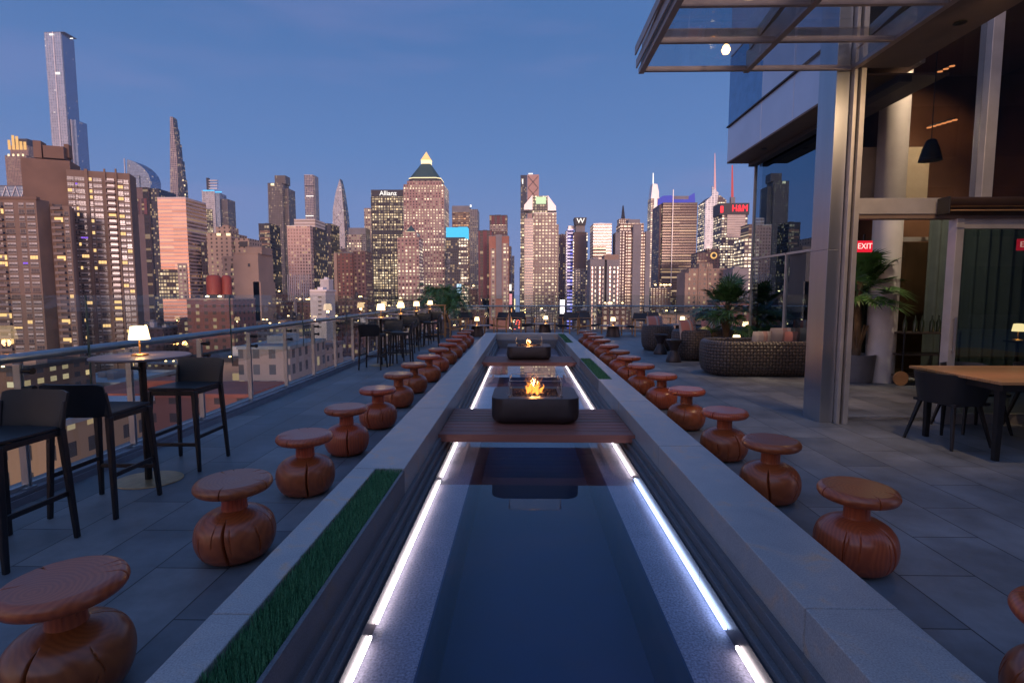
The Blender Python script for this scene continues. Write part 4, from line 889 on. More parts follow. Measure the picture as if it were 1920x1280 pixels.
r = tw('pyramid_roof_tower', 'broad rose stone tower with green copper pyramid roof and glowing gold tip', 757, 833, 352, 820, 52, F['pink'], TANW)
a = loc(r, 764, 346, 820); b = loc(r, 825, 346, 820); w_ = (b[0]-a[0])/2; cx = (a[0]+b[0])/2; z0 = loc(r, 794, 352, 820)[1]; cy = 26
add(r, 820, [('upper_block', F['pink'], 762, 827, 338, 352, 4, 48)])
zA = loc(r, 794, 338, 820)[1]; zB = loc(r, 794, 301, 820)[1]; zC = loc(r, 794, 294, 820)[1]; zD = loc(r, 794, 276, 820)[1]
oc = [(cx+w_*x, cy+w_*.85*y) for x, y in ((-.72,-1),(.72,-1),(1,-.72),(1,.72),(.72,1),(-.72,1),(-1,.72),(-1,-.72))]
MB().prism(oc, zA+.1, zA+4, 1).build('cornice', DARKR, r); MB().prism(oc, zA+4.1, zB, .30).build('copper_roof', COPPER, r)
MB().prism([(cx+(x-cx)*1.01, cy+(y-cy)*1.01) for x, y in oc], zA+4.2, zA+5.4, .99).build('roof_light', PALEE, r)
MB().prism([(cx+(x-cx)*.31, cy+(y-cy)*.31) for x, y in oc], zB+.1, zC, 1).build('lantern', PALEE, r); MB().prism([(cx+(x-cx)*.34, cy+(y-cy)*.34) for x, y in oc], zC+.1, zD, .02).build('gold_tip', GOLDR, r)
for sx in (757, 826): add(r, 820, [('shoulder', F['pink'], sx, sx+7, 346, 380, -1, 50)])
r = tw('small_pyramid_tower', 'smaller rose stone tower with a little green pyramid roof before the tall gold-tipped one', 746, 786, 446, 640, 26, F['pink'], TANW)
add(r, 640, [('upper_block', F['pink'], 754, 780, 434, 446, 3, 23)])
q = loc(r, 767, 434, 640); w_ = 640*.0085; z2 = loc(r, 767, 420, 640)[1]
MB().prism([(q[0]-w_, 6), (q[0]+w_, 6), (q[0]+w_, 20), (q[0]-w_, 20)], q[1]+.1, z2, .03).build('copper_roof', COPPER, r); MB().box(q[0]-w_-.2, q[0]+w_+.2, 5.6, 5.9, q[1]-3.5, q[1]+.6).build('roof_light', PALEE, r)
r = tw('cyan_crown_block', 'dark glass block with a glowing cyan upper storey', 836, 872, 446, 780, 25, F['dark'], DARKR)
add(r, 780, [('glowing_storey', SCREENG, 836, 858, 426, 445.5, 2, 24), ('glowing_storey', SCREENG, 858.5, 876, 425, 446, 3, 24), ('lower_wing', F['ts'], 862, 878, 448, 700, -3, -.1), ('dark_step', F['dark'], 836, 862, 474, 700, -8, -3.1), ('dark_step', F['dark'], 838, 866, 505, 700, -14, -8.1), ('screen', emat('screen_blue', (.5,.75,1), 1.3, False), 859, 867, 533, 549, -15, -14.2)])
r = tw('banded_brown_tower', 'brown tower with a lit top band behind the cyan crowned block', 848, 880, 389, 1000, 40, F['orangelit'], GREYW)
add(r, 1000, [('crown', GREYW, 848, 880, 386, 398, -1, 40), ('east_face', F['grey'], 880.5, 896, 392, 640, 2, 42), ('corner_light', WHITEE, 881, 884, 384, 388, 0, 2)])
r = tw('maroon_slab', 'dark maroon slab with vertical stripes left of the avenue', 897, 922, 433, 700, 30, F['maroons'], DARKR)
r = tw('maroon_top_tower', 'maroon tower with a lit band below its dark top, left of the avenue', 918, 951, 404, 900, 30, F['maroon'], DARKR)
add(r, 900, [('crown', F['maroons'], 918, 951, 405, 421, -1, 30), ('lit_floor', F['gridlit'], 919, 950, 421.5, 434, -1, -.2)])
r = tw('orange_block', 'salmon coloured block with a dark centre panel left of the avenue', 917, 954, 443, 640, 25, mat('salmon_wall', (.38,.17,.12), .8, vs=.05), GREYW)
add(r, 640, [('dark_panel', GREYW, 930, 941, 440, 560, -1.2, -.1), ('window_bay', F['gridlit'], 920, 929, 466, 600, -.6, -.1), ('window_bay', F['gridlit'], 942, 953, 456, 600, -.6, -.1)])
tw('avenue_side_block', 'narrow brown block on the left side of the avenue', 948, 958.4, 462, 1400, 60, F['maroon'])
tw('avenue_side_block', 'lower dark block next down the left side of the avenue', 957.8, 964, 480, 1880, 60, F['dark'])
# --- centre
r = tw('braced_dark_tower', 'tall dark tower with cross-braced pink upper panel behind the white-shouldered one', 976, 988, 329, 1250, 40, F['dark'], DARKR)
add(r, 1250, [('east_face', mat('rosy_panel', (.50,.30,.25), .5, vs=.03), 988.5, 1010, 327, 640, 2, 40), ('top_light', WHITEE, 991, 999, 324, 326, 4, 6), ('top_light', WHITEE, 979, 981, 336, 345, -.8, -.2)])
for (p, q) in (((990, 330), (1009, 352)), ((1009, 330), (990, 352)), ((990, 352), (1009, 374)), ((1009, 352), (990, 374))):
    a = loc(r, *p, 1250); b = loc(r, *q, 1250); MB().bar((a[0], 1.2, a[1]), (b[0], 1.2, b[1]), 1, 1).build('brace', DARKR, r)
r = tw('white_shouldered_tower', 'broad tower with sloped white shoulders, glass crown and lit window grid right of the avenue', 1000, 1043, 400, 760, 48, F['gridlit'], WHT)
add(r, 760, [('west_wing', F['white'], 983, 999.5, 410, 640, -3, 30), ('glass_crown', F['darklit'], 999, 1026, 366, 400, 6, 40), ('east_face', F['gridlit'], 1043.5, 1047, 420, 640, 3, 46), ('crown_light', emat('pale_green_light', (.8,1,.6), .9, False), 1005, 1024, 368, 381, 5.2, 5.9), ('corner_notch', DARKR, 982, 992, 394, 398, -4, 0), ('corner_notch', DARKR, 1027, 1043, 395, 398.5, -1, 0), ('window_bands', F['darklit'], 976, 983, 400, 640, -2, 30)])
poly(r, 'shoulder', WHT, 760, [(982, 394), (983, 385), (998.5, 366), (998.5, 394)], -3.5, 30); poly(r, 'shoulder', WHT, 760, [(1027, 395), (1027, 366), (1042, 386), (1043, 395)], 0, 44)
r = tw('low_red_block', 'low dark red block right of the white-shouldered tower', 1048, 1062, 440, 900, 30, F['maroon'])
r = tw('blue_led_tower', 'slim tower with vivid blue light bands', 1064, 1075, 430, 800, 25, F['bluelit'], WHT)
add(r, 800, [('rounded_top', WHT, 1066, 1078, 423, 430, 2, 20), ('dark_edge', F['dark'], 1061, 1063.5, 432, 640, 2, 20)])
r = tw('letter_sign_tower', 'brown hotel tower with a big white letter on its flared dark top', 1076, 1099, 436, 780, 28, mat('brown_panel', (.17,.115,.10), .8, vs=.05), DARKR)
poly(r, 'sign_box', DARKR, 780, [(1079, 422), (1077, 408), (1100, 408), (1098, 422)], -1, 20); add(r, 780, [('sign_neck', GREYW, 1080, 1097, 422.5, 436, 2, 18), ('edge_lights', F['ts'], 1099.3, 1101, 436, 600, 0, 3), ('edge_lights', F['ts'], 1074, 1075.8, 440, 600, 0, 3), ('lower_block', F['grey'], 1076, 1096, 504, 640, -8, -.2)])
sign_text(r, 'sign', 'W', WHITEE, 1088.5, 414.5, 780, 10, -1.5, 1.1)
r = tw('pale_banded_block', 'cream banded office block behind the twin grey slabs', 1112, 1146, 420, 700, 34, F['white'], WHT)
add(r, 700, [('lower_wing', F['bronze'], 1110, 1134, 463, 640, -6, -.2)])
r = tw('twin_grey_slab', 'twin pale grey apartment slabs with bright vertical stair windows', 1106, 1133, 487, 480, 22, GREYW, GREYW)
add(r, 480, [('east_slab', GREYW, 1137, 1161, 487, 640, 0, 22), ('link', DARKR, 1133.3, 1136.7, 490, 640, 4, 20), ('penthouse', TANW, 1134, 1161, 477, 486.8, 2, 20)]+[('stair_lights', F['ts'], x, x+w_, 500, 620, -.5, -.1) for x, w_ in ((1115, 1.5), (1119, 1.5), (1127, 3.6), (1149.5, 2.8))]+[('window_column', F['pinkgrid'], x, x+2.2, 500, 620, -.4, -.1) for x in (1109, 1123, 1142, 1156)])
r = tw('flanged_hotel_tower', 'wide brown hotel with blank grey fins and amber lit bays', 1160, 1206, 434, 700, 40, F['maroon'], GREYW)
add(r, 700, [('fin', GREYW, 1184, 1199, 422, 640, -5, -.1), ('fin', GREYW, 1152, 1161, 436, 640, -2, 20), ('fin', GREYW, 1208, 1217, 434, 640, -2, 22), ('lit_bay', F['orangelit'], 1172, 1183.5, 436, 640, -1.2, -.1), ('lit_bay', F['orangelit'], 1199.5, 1207, 436, 640, -1.2, -.1), ('upper_block', F['orangelit'], 1164, 1208, 418, 434, 3, 34), ('roof_block', GREYW, 1180, 1202, 410, 418, 6, 24)])
r = tw('antenna_block', 'older tower with a lattice mast behind the wide brown hotel', 1160, 1180, 411, 1100, 24, F['tan'], TANW)
spire(r, 'mast', DARKR, 1170, 411, 384, 1100, 4.5, 1.2, 10, 4)
# --- right
r = tw('white_spire_tower', 'slim white tower tapering to a thin lit spire', 1219, 1236, 372, 1100, 26, F['gridlit'], WHT)
poly(r, 'sloped_top', WHT, 1100, [(1221, 372), (1224.5, 344), (1233, 345), (1236, 360), (1236, 372)], 2, 24); spire(r, 'spire', WHITEE, 1227.5, 345, 322, 1100, 1.3, .8, 12); add(r, 1100, [('white_fin', WHT, 1225, 1231, 372, 480, -1.2, -.1)])
r = tw('violet_crown_tower', 'broad bronze banded tower with a violet lit crown and a tall white mast', 1242, 1306, 381, 820, 52, F['bronze'], DARKR)
add(r, 820, [('crown', GREYW, 1264, 1292, 367, 378, 2, 40), ('flagpole', WHT, 1258.6, 1259.8, 356, 545, -3, -2), ('west_flank', F['maroon'], 1236, 1241.5, 382, 640, 6, 50)])
poly(r, 'crown_light', VIOL, 820, [(1242, 380), (1243, 367), (1258, 366), (1264, 368), (1264, 380)], 1, 30); poly(r, 'crown_light', VIOL, 820, [(1292, 380), (1292, 368), (1297, 366), (1303, 361), (1304, 380)], 1, 30); add(r, 820, [('crown_light', VIOL, 1264.2, 1291.8, 374, 380, -.6, 1.9)])
r = empty('angled_glass_tower', (at(1338, 400, 1050).x, 1050, GZ), 0, 'angular glass tower with brightly lit floors and a banded pink spire', 'building')
poly(r, 'wall', F['ts'], 1050, [(1312, 700), (1322, 378), (1334, 368), (1350, 366), (1362, 375), (1364, 700)], 0, 40); poly(r, 'glass_prow', F['silver'], 1050, [(1312, 700), (1322, 378), (1334, 367), (1334, 349), (1346, 362), (1340, 420), (1330, 500), (1325, 700)], -3, -.1)
spire(r, 'spire', mat('spire_pink', (.7,.4,.4), .5, emit=(1,.45,.4), es=.35, sample=False), 1347.5, 366, 282, 1050, 2.6, .5, 20, 6)
r = tw('red_sign_tower', 'bright tower topped by a dark drum with red letters and a red mast', 1352, 1400, 400, 900, 40, F['ts'], DARKR)
add(r, 900, [('sign_drum', DARKR, 1349, 1404, 381, 403, -2, 30), ('cream_bay', F['white'], 1362, 1396, 403, 450, -2.5, -.1), ('lower_block', F['ts'], 1346, 1410, 446, 640, -8, -2.6), ('side_sign', REDE, 1350, 1355, 387, 399, -2.6, -2.1), ('mast_base', GREYW, 1374, 1382, 368, 381, 8, 14)])
sign_text(r, 'sign', 'H&M', REDE, 1386, 391.5, 900, 15, -3, .82)
spire(r, 'mast', mat('mast_red', (.45,.06,.05), .5, emit=(1,.15,.12), es=.3, sample=False), 1378, 368, 307, 900, 2.2, 1.0, 11, 4)
r = tw('green_lit_block', 'dim block with yellow green lit floors at the edge of the hotel glass', 1402, 1440, 421, 800, 30, F['bronze'])
r = tw('bright_office_block', 'low office block full of bright windows beside the hotel glass', 1394, 1450, 448, 620, 30, F['ts'])
r = tw('clock_tower_block', 'dark ornate block with a round lit clock below the angled glass tower', 1306, 1348, 474, 700, 26, F['maroon'], DARKR)
q = loc(r, 1338, 479, 700)
MB().tube([(q[0], -1.2, q[1]), (q[0], -.2, q[1])], 4.2, 24).build('clock_ring', GOLDE, r); MB().tube([(q[0], -1.4, q[1]), (q[0], -1.21, q[1])], 2.6, 24).build('clock_face', DARKR, r); add(r, 700, [('clock_gable', F['maroon'], 1326, 1350, 466, 474, 1, 12), ('lit_floor', F['orangelit'], 1306, 1325, 488, 498, -.6, -.1)])
r = tw('stone_terraced_block', 'long pinkish stone block with setbacks in front of the bright towers', 1290, 1360, 505, 420, 24, F['tan'], TANW)
add(r, 420, [('upper_block', F['tan'], 1314, 1340, 494, 505, 4, 20), ('pier', TANW, 1283, 1289.5, 512, 640, 0, 22), ('pier', TANW, 1326, 1328, 492, 600, -.8, -.1), ('pier', TANW, 1308, 1310, 500, 600, -.8, -.1)])
r = tw('blank_rose_block', 'plain grey block standing before the bright office block', 1372, 1402, 505, 400, 20, GREYW, GREYW)
# --- behind the left-hand glass: red tank building and neighbours
r = tw('tank_building', 'red brick loft with floodlights and a red double water tank on the roof', 352, 438, 562, 260, 22, F['red'], TANW, yref=600)
for i, x in enumerate((389, 407)):
    q = loc(r, x, 552, 260); z2 = loc(r, x, 520, 260)[1]
    MB().lathe([(0, q[1]), (3.4-i, q[1]), (3.4-i, z2), (2.6-i, z2+1.2), (0, z2+1.6)], 20, c=(q[0], 6+i*3, 0)).build('water_tank', REDM, r, smooth=True)
    MB().box(q[0]-2.2, q[0]+2.2, 4.5+i*3, 8+i*3, loc(r, x, 561, 260)[1], q[1]-.1).build('tank_stand', DARKR, r)
for x in (391, 414): 
    q = loc(r, x, 557, 260); MB().lathe([(0, 0), (.75, .1), (.9, .5), (0, .9)], 10, c=(q[0], -1, q[1])).build('floodlight', emat('floodlight', (1,.85,.5), 5, False), r)
r = tw('white_gridded_block', 'small white building with rows of dark slot windows beyond the railing', 583, 612, 546, 300, 15, mat('white_wall', (.62,.58,.58), .8, vs=.1), WHT)
add(r, 300, [('window', DARKR, 597, 603, 556+i*8, 558+i*8, -.3, -.05) for i in range(8)]+[('cornice', WHT, 582, 613, 543, 546, -.5, 15)])
r = tw('white_tank_house', 'white boxy rooftop house behind the slot-windowed building', 602, 618, 525, 420, 10, mat('white_wall_b', (.6,.55,.55), .8, vs=.1), WHT)
r = tw('grey_window_block', 'wide grey building with tall window columns right behind the railing glass', 448, 545, 655, 110, 20, facade('window_columns', (.28,.25,.25), (.10,.12,.15), 3.4, 3.4, .42, .62, .05), ROOFB, yref=700)
r = tw('ochre_corner_block', 'ochre apartment house with arched windows, lowest at the left edge', -60, 118, 800, 62, 16, facade('ochre_facade', (.26,.19,.12), (.06,.06,.06), 3.0, 3.4, .4, .55, .12), ROOFB, yref=860)
r = tw('red_roof_block', 'long low building with a red roof seen between the nearest bar stools', 140, 470, 745, 95, 14, F['red'], mat('red_roof', (.26,.085,.06), .8, vs=.3), yref=760)
# --- brown apartment blocks at the left, windows modelled
WLIT = emat('lit_window', (1,.60,.24), 1.25, False); WPALE = mat('window_blind', (.48,.45,.44), .5, var=.3, vs=1); WDK = mat('window_dark', (.07,.07,.09), .2, .3); WFR = mat('window_frame', (.27,.24,.23), .6); BALC = mat('balcony_slab', (.23,.18,.17), .8); WPUR = emat('violet_window', (.35,.15,1), .8, False)
BRW = mat('brown_brick', (.215,.15,.12), .9, var=.12, vs=.15)
def apartments(name, label, Y, phi, body, cols, balcs, z0, z1, seed):
    """facade plane starts at the image column of the first body and recedes at angle phi; floors every 2.9 m"""
    random.seed(seed); P0 = at(body[0][0], 450, Y); c_, s_ = math.cos(phi), math.sin(phi)
    r = empty(name, (P0.x, Y, GZ), phi, label, 'building')
    def uz(x, y, d):   # point of the plane offset by d behind the facade seen at image x, y -> local u and z
        v = at(x, y, 1.0)-Vector((0, 0, CAMH)); ox, oy = P0.x-s_*d, Y+c_*d
        k = (ox*s_-oy*c_)/(v.x*s_-v.y*c_); X, Yy = v.x*k, v.y*k
        return ((X-ox)*c_+(Yy-oy)*s_, CAMH+v.z*k-GZ)
    tops = []
    for (a, b, t, d0, d1, m, nm, bot) in body:
        ua, ub = uz(a, 450, d0)[0], uz(b, 450, d0)[0]; zt = uz(a, t, d0)[1]; zb = 0 if bot is None else uz(a, bot, d0)[1]
        MB().box(ua, ub, d0, d1, zb, zt).build(nm, m, r); tops.append((ua, ub, d0, zt))
    W_ = []; z = z1
    while z > z0:
        for (x, w_, d0) in cols:
            u = uz(x, 450, d0)[0]; zt = next((q[3] for q in tops if q[0] <= u <= q[1] and abs(q[2]-d0) < .1), 0)
            if z < zt-2.2: W_.append((u, z, w_, d0))
        z -= 2.9
    meshes = {}
    def win(w_, k):
        key = (w_, k)
        if key not in meshes:
            ww = w_/2; m = MB(); m.box(-ww-.12, ww+.12, -.10, .0, -.85, .85, 1)
            n = max(1, round(w_/1.1))
            for i in range(n):
                a = -ww+2*ww*i/n+.07; b = -ww+2*ww*(i+1)/n-.07; m.box(a, b, -.16, -.101, -.05, .72, 0); m.box(a, b, -.16, -.101, -.72, -.13, 2 if k != 1 else 0)
            m.box(-ww-.12, ww+.12, -.22, -.01, -1.45, -.98, 1 if k != 2 else 2)
            me = bpy.data.meshes.new('window'); me.from_pydata(m.v, [], m.f)
            for q in ({0: WPALE, 1: WLIT, 2: WDK, 3: WPUR}[k], WFR, WDK): me.materials.append(q)
            me.polygons.foreach_set('material_index', m.m); meshes[key] = (me, m)
        return meshes[key]
    rest = MB()
    for i, (u, z, w_, d0) in enumerate(W_):
        k = random.choices((0, 1, 2, 3), (5.5, 1.1, 2.4, .05))[0]; me, m = win(w_, k)
        if i < 100:
            o = bpy.data.objects.new('window', me); col.objects.link(o); o.location = (u, d0-.02, z); setparent(o, r)
        else:
            mp_ = {0: {0: 0, 1: 1, 2: 2}, 1: {0: 3, 1: 1, 2: 2}, 2: {0: 2, 1: 1, 2: 2}, 3: {0: 3, 1: 1, 2: 2}}[k]; b = len(rest.v)
            rest.v += [(v[0]+u, v[1]+d0-.02, v[2]+z) for v in m.v]
            for f, mi in zip(m.f, m.m): rest.f.append(tuple(b+j for j in f)); rest.m.append(mp_[mi])
    tag(rest.build('window', [WPALE, WFR, WDK, WLIT], r), kind='stuff')
    for (a, b, d0) in balcs:
        ua, ub = uz(a, 450, d0)[0], uz(b, 450, d0)[0]; z = z1-1.4
        while z > z0:
            MB().box(ua, ub, d0-1.6, d0-.01, z, z+.22).box(ua, ub, d0-1.6, d0-1.5, z+.221, z+1.1).box(ua+.3, ub-.3, d0-.10, d0-.02, z+.3, z+2.4, 1 if random.random() < .8 else 2).build('balcony', [BALC, WDK, WLIT], r)
            z -= 2.9
    return r
apartments('brick_apartment_tower', 'tall brown brick apartment tower with balcony column at left', 262, R(22),
    [(133, 250, 318, 0, 11, BRW, 'wall', None), (50, 141, 296, 3, 16, BRKB, 'penthouse', None), (75, 90, 264, 6, 12, BRKB, 'chimney', 296), (93, 131, 273, 5, 14, BRKB, 'penthouse', 296), (132, 141, 271, 8, 12, BRKB, 'penthouse', 296), (166, 172, 317, -.8, -.01, BRW, 'pier', None), (202, 205, 317, -.8, -.01, BRW, 'pier', None), (223, 226, 317, -.8, -.01, BRW, 'pier', None)],
    [(138, 1.7, 0), (144, 1.0, 0), (151, 1.2, 0), (159, 3.0, 0), (177, 1.2, 0), (190, 3.4, 0), (232, 2.2, 0), (243, 2.0, 0)], [(206, 222, 0)], 25, 118.5, 3)
apartments('brick_apartment_slab', 'brown brick apartment slab with rows of wide windows, cut by the left edge', 236, R(3),
    [(-60, 73, 372, 0, 7, BRW, 'wall', None), (101.5, 134, 386, 5, 6.6, BRW, 'east_wing', None), (78, 103, 382, 7.2, 20, BRKB, 'link', None), (-60, 74, 368, -.4, 1.5, BRKB, 'parapet', 373)],
    [(22, 3.6, 0), (45, 2.2, 0), (62, 3.4, 0), (128, 1.7, 5), (-28, 3.4, 0), (4, .9, 0)], [(-14, 12, 0), (104, 122, 5)], 8, 101.5, 4)
# --- domes, screens, lights in the low city
r = tw('domed_hall', 'low building with a floodlit pale dome on the avenue side', 905, 945, 560, 700, 20, F['tan'])
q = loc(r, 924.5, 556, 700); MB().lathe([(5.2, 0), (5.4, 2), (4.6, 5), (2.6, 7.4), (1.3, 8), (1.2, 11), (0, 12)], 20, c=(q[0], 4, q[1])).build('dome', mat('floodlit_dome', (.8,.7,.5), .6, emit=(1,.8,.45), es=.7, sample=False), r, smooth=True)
for (x0, x1, y0, y1, Y, m, t) in ((952, 959, 533, 545, 1100, WHITEE, 'tall white advertising screen high over the avenue'), (952, 960, 551, 571, 1000, emat('screen_pink', (1,.35,.4), 1.1, False), 'pink and red advertising screen over the avenue'), (1050, 1063, 562, 588, 900, emat('screen_bright', (1,.82,.86), 3, False), 'brightest white screen on a low building right of the avenue'), (1062, 1065, 536, 552, 950, emat('screen_rose', (1,.4,.6), 1.0, False), 'thin rose coloured screen above the brightest screen'), (953, 956.5, 574, 600, 1150, emat('glow_amber', (1,.62,.28), 2.2, False), 'tall amber panel added for the avenue glow'), (958, 960, 578, 604, 1000, emat('glow_orange', (1,.36,.12), 1.8, False), 'thin orange panel added for the avenue glow'), (948.5, 951.5, 574, 584, 1000, emat('glow_red', (1,.12,.12), 1.2, False), 'small red panel added low left for the avenue glow'), (964, 966, 560, 580, 1300, emat('glow_gold', (1,.75,.4), 1.8, False), 'small gold panel added right of the avenue for its glow'), (1068, 1074, 560, 580, 880, emat('screen_magenta', (1,.25,.5), .8, False), 'magenta panel right of the brightest screen')):  # amber, orange, red and gold panels are added to imitate street glow
    a = at(x0, y1, Y); b = at(x1, y0, Y); rr = empty('advertising_screen', ((a.x+b.x)/2, Y, GZ), 0, t, 'screen', 'advertising screens near the avenue'); w_ = (b.x-a.x)/2
    MB().box(-w_-.5, w_+.5, .3, 3, 0, b.z-GZ+.6).build('support_wall', DARKR, rr); MB().box(-w_, w_, -.2, .29, a.z-GZ, b.z-GZ).build('display', m, rr)
# low and middle rise blocks filling the city floor
random.seed(77); occ = []
FM = ['brick', 'tan', 'beige', 'grey', 'red', 'maroon', 'grey', 'tan', 'condo', 'maroon']
TXT = {'brick': 'brown brick', 'tan': 'tan stone', 'beige': 'beige', 'grey': 'grey concrete', 'red': 'red brick', 'maroon': 'maroon', 'condo': 'dark textured'}
HID = set([0,1,2,3,4,5,6,14,15,17,18,20,22,23,25,26,30,32,34,36,37,38,40,41,42,45,46,48,49,51,52,53,54,55,56,57,59,60,61,62,63,64,65,66,67,68,69,70,71,72,73,74,75,76,77,78,80,82,83,86,88,89,92,93,94,95,96,97,99,100,101,103,104,107,110,112,113,115,118,119,120,121,122,124,125,127,129,130,131,133,136,137,138,139,141,142,143,144,146,147,148,149,150,151,154,155,156,157,158,159,160,161,162,163,164,165,166,167,168,169,170,171,172])   # blocks that stand wholly behind others
fcount = [-1]; BUILT = []
def filler(X, Y, w_, d_, h, key, zone, ztxt):
    for (a, b, c, e) in occ:
        if abs(X-a) < (w_+c)/2+1 and abs(Y-b) < (d_+e)/2+1: return
    occ.append((X, Y, w_, d_))
    fcount[0] += 1; skip = fcount[0] in HID
    if not skip: BUILT.append((X, Y, w_, d_, h))
    r = empty('low_rise_building', (X, Y, GZ), random.uniform(-.02, .02), '%s low rise block, one of many %s' % (TXT[key], ztxt), 'building', '%s low rise blocks %s' % (TXT[key], ztxt))
    MB().box(-w_/2, w_/2, -d_/2, d_/2, 0, h).build('wall', F[key], r)
    rm = random.choice([ROOFM, ROOFB, ROOFM, DARKR]); m = MB(); m.box(-w_/2-.2, w_/2+.2, -d_/2-.2, d_/2+.2, h+.01, h+.35)
    for s_ in (-1, 1): m.box(s_*w_/2-.3, s_*w_/2+.3, -d_/2-.3, d_/2+.3, h+.36, h+1.2)
    for s_ in (-1, 1): m.box(-w_/2+.31, w_/2-.31, s_*d_/2-.3, s_*d_/2+.3, h+.36, h+1.2)
    rfo = m.build('roof', rm, r)
    m = MB()
    for k in range(3):
        bx, by, bw, bh = random.uniform(-w_*.3, w_*.3), random.uniform(-d_*.3, d_*.3), random.uniform(1.5, 4), random.uniform(1.5, 3.5)
        m.box(bx-bw/2, bx+bw/2, by-bw/2, by+bw/2, h+.36+k*.003, h+.36+bh)
    m.build('rooftop_unit', random.choice([GREYW, WHT, TANW]), rfo)
    if random.random() < .4:
        m = MB(); bx, by = random.uniform(-w_*.3, w_*.3), random.uniform(-d_*.3, d_*.3)
        m.lathe([(0, 0), (1.7, 0), (1.7, 3.4), (.1, 4.6)], 12, c=(bx, by, h+3.2))
        for s_ in (-1, 1):
            for s2 in (-1, 1): m.box(bx+s_*1.1-.12, bx+s_*1.1+.12, by+s2*1.1-.12, by+s2*1.1+.12, h+.36, h+3.2)
        m.build('water_tower', DARKR, rfo)
    if skip:
        def kill(o):
            for q in KIDS.pop(o.name, []): kill(q)
            bpy.data.objects.remove(o)
        kill(r)
for Y, w_ in ((95, 60), (110, 60), (62, 40), (262, 60), (236, 80), (260, 40), (300, 30), (420, 50)): pass
occ += [(-75, 105, 55, 36), (-62, 70, 40, 26), (-52, 120, 22, 26), (-205, 273, 60, 40), (-225, 246, 62, 34), (-150, 271, 26, 28), (-114, 308, 14, 22)]
for gx in range(11):
    for gy in range(13):
        X = -46-gx*34+random.uniform(-4, 4); Y = 40+gy*36+random.uniform(-5, 5)
        if X/Y*1000+980 < -250: continue
        lim = 1.5-Y*.045-GZ if X/Y > -.62 else 45
        if Y > 90: filler(X, Y, random.uniform(20, 30), random.uniform(20, 30), max(12, min(lim, random.uniform(20, 46))), random.choice(FM), 0, 'below the left railing')
        else: filler(X, Y, random.uniform(18, 28), random.uniform(18, 28), random.uniform(14, 40), random.choice(FM), 0, 'below the left railing')
for k in range(150):
    Y = random.choice([360, 430, 520, 600, 690, 800, 950, 1120])+random.uniform(-12, 12); px = random.uniform(470, 1480) 
    if 948 < px < 972: continue
    if Y < 960 and (1036 < px < 1076 or 905 < px < 945): continue
    py = random.uniform(535, 585) if Y > 650 else random.uniform(562, 600)
    p = at(px, py, Y); w_ = random.uniform(16, 34)
    if abs(px-960) < 16+w_/2/Y*1000: continue
    filler(p.x, Y+12, w_, 24, p.z-GZ, random.choice(FM), 1, 'beyond the far railing')
for k in range(26):
    px = random.uniform(600, 1420); Y = random.uniform(1250, 1700); p = at(px, random.uniform(455, 520), Y)
    if abs(px-962) < 20: continue
    filler(p.x, Y, random.uniform(26, 44), 30, p.z-GZ, random.choice(['maroon', 'grey', 'condo', 'tan']), 2, 'deep between the skyline towers')
# avenue straight ahead, its traffic and street lights
tag(MB().box(-30, -4, 120, 1940, GZ+.004, GZ+.1).build('avenue', mat('avenue_asphalt', (.06,.05,.05), .5)), kind='structure')
HEADL = emat('headlight_glow', (1,.78,.42), 11, False); TAILL = emat('taillight_glow', (1,.10,.04), 9, False); SODIUM = emat('street_lamp_glow', (1,.62,.25), 7, False)
CARM = mat('car_paint', (.10,.09,.09), .3, .3)
random.seed(9); c0 = None
def make_car():
    r = empty('car', (0,0,0)); MB().box(-.9, .9, -2.2, 2.2, .35, .85).hexa([(-.85,-1.5,.851),(.85,-1.5,.851),(.85,1.4,.851),(-.85,1.4,.851)], [(-.65,-.9,1.45),(.65,-.9,1.45),(.65,.9,1.45),(-.65,.9,1.45)]).build('body', CARM, r)
    for sx in (-1, 1):
        MB().box(sx*.6-.55, sx*.6+.55, -2.35, -2.201, .45, 1.15).build('headlight', HEADL, r)
        for y in (-1.3, 1.3): MB().tube([(sx*.72, y, .33), (sx*.92, y, .33)], .33, 10).build('wheel', BLACKM, r)
    return r
def make_car2():
    r = make_car()
    for o in KIDS[r.name]:
        if o.name.startswith('headlight'): o.data = o.data.copy(); o.data.materials[0] = TAILL; o.name = 'taillight'
    return r
ca, cb_ = make_car(), make_car2(); nca = [0, 0]
for k in range(14):
    Y = 925+k*34+random.uniform(-6, 6)
    for j, X in ((0, random.choice((-27, -23.5, -20))), (1, random.choice((-14, -10.5, -7)))):
        o = (ca, cb_)[j] if nca[j] == 0 else copy_tree((ca, cb_)[j]); nca[j] += 1
        o.location = (X, Y, GZ+.1); tag(o, ('tiny car driving toward the camera with bright headlights on the avenue', 'tiny car driving away with red tail lights on the avenue')[j], 'car', ('cars coming down the avenue', 'cars driving away up the avenue')[j])
sl0 = empty('street_lamp', (0,0,0)); MB().tube([(0,0,0), (0,0,9)], .12, 6).bar((0,0,8.9), (1.8,0,9.1), .15).build('pole', BLACKM, sl0); MB().lathe([(0, 0), (1.1, .15), (1.1, .7), (0, 1.1)], 8, c=(1.8,0,8.6)).build('lamp_head', SODIUM, sl0)
first = True
for k in range(20):
    o = sl0 if first else copy_tree(sl0); first = False
    o.location = ((-31, -3)[k % 2], 930+(k//2)*60, GZ); tag(o, 'tiny glowing street lamp lining the avenue', 'street lamp', 'street lamps lining the avenue')
rl0 = empty('roof_light', (0,0,0)); MB().tube([(0,0,0), (0,0,2.2)], .10, 6).build('pole', BLACKM, rl0); MB().lathe([(0, 0), (.8, .12), (.8, .55), (0, .9)], 8, c=(0,-.3,2.1)).build('lamp_head', SODIUM, rl0)
first = True; random.seed(31)
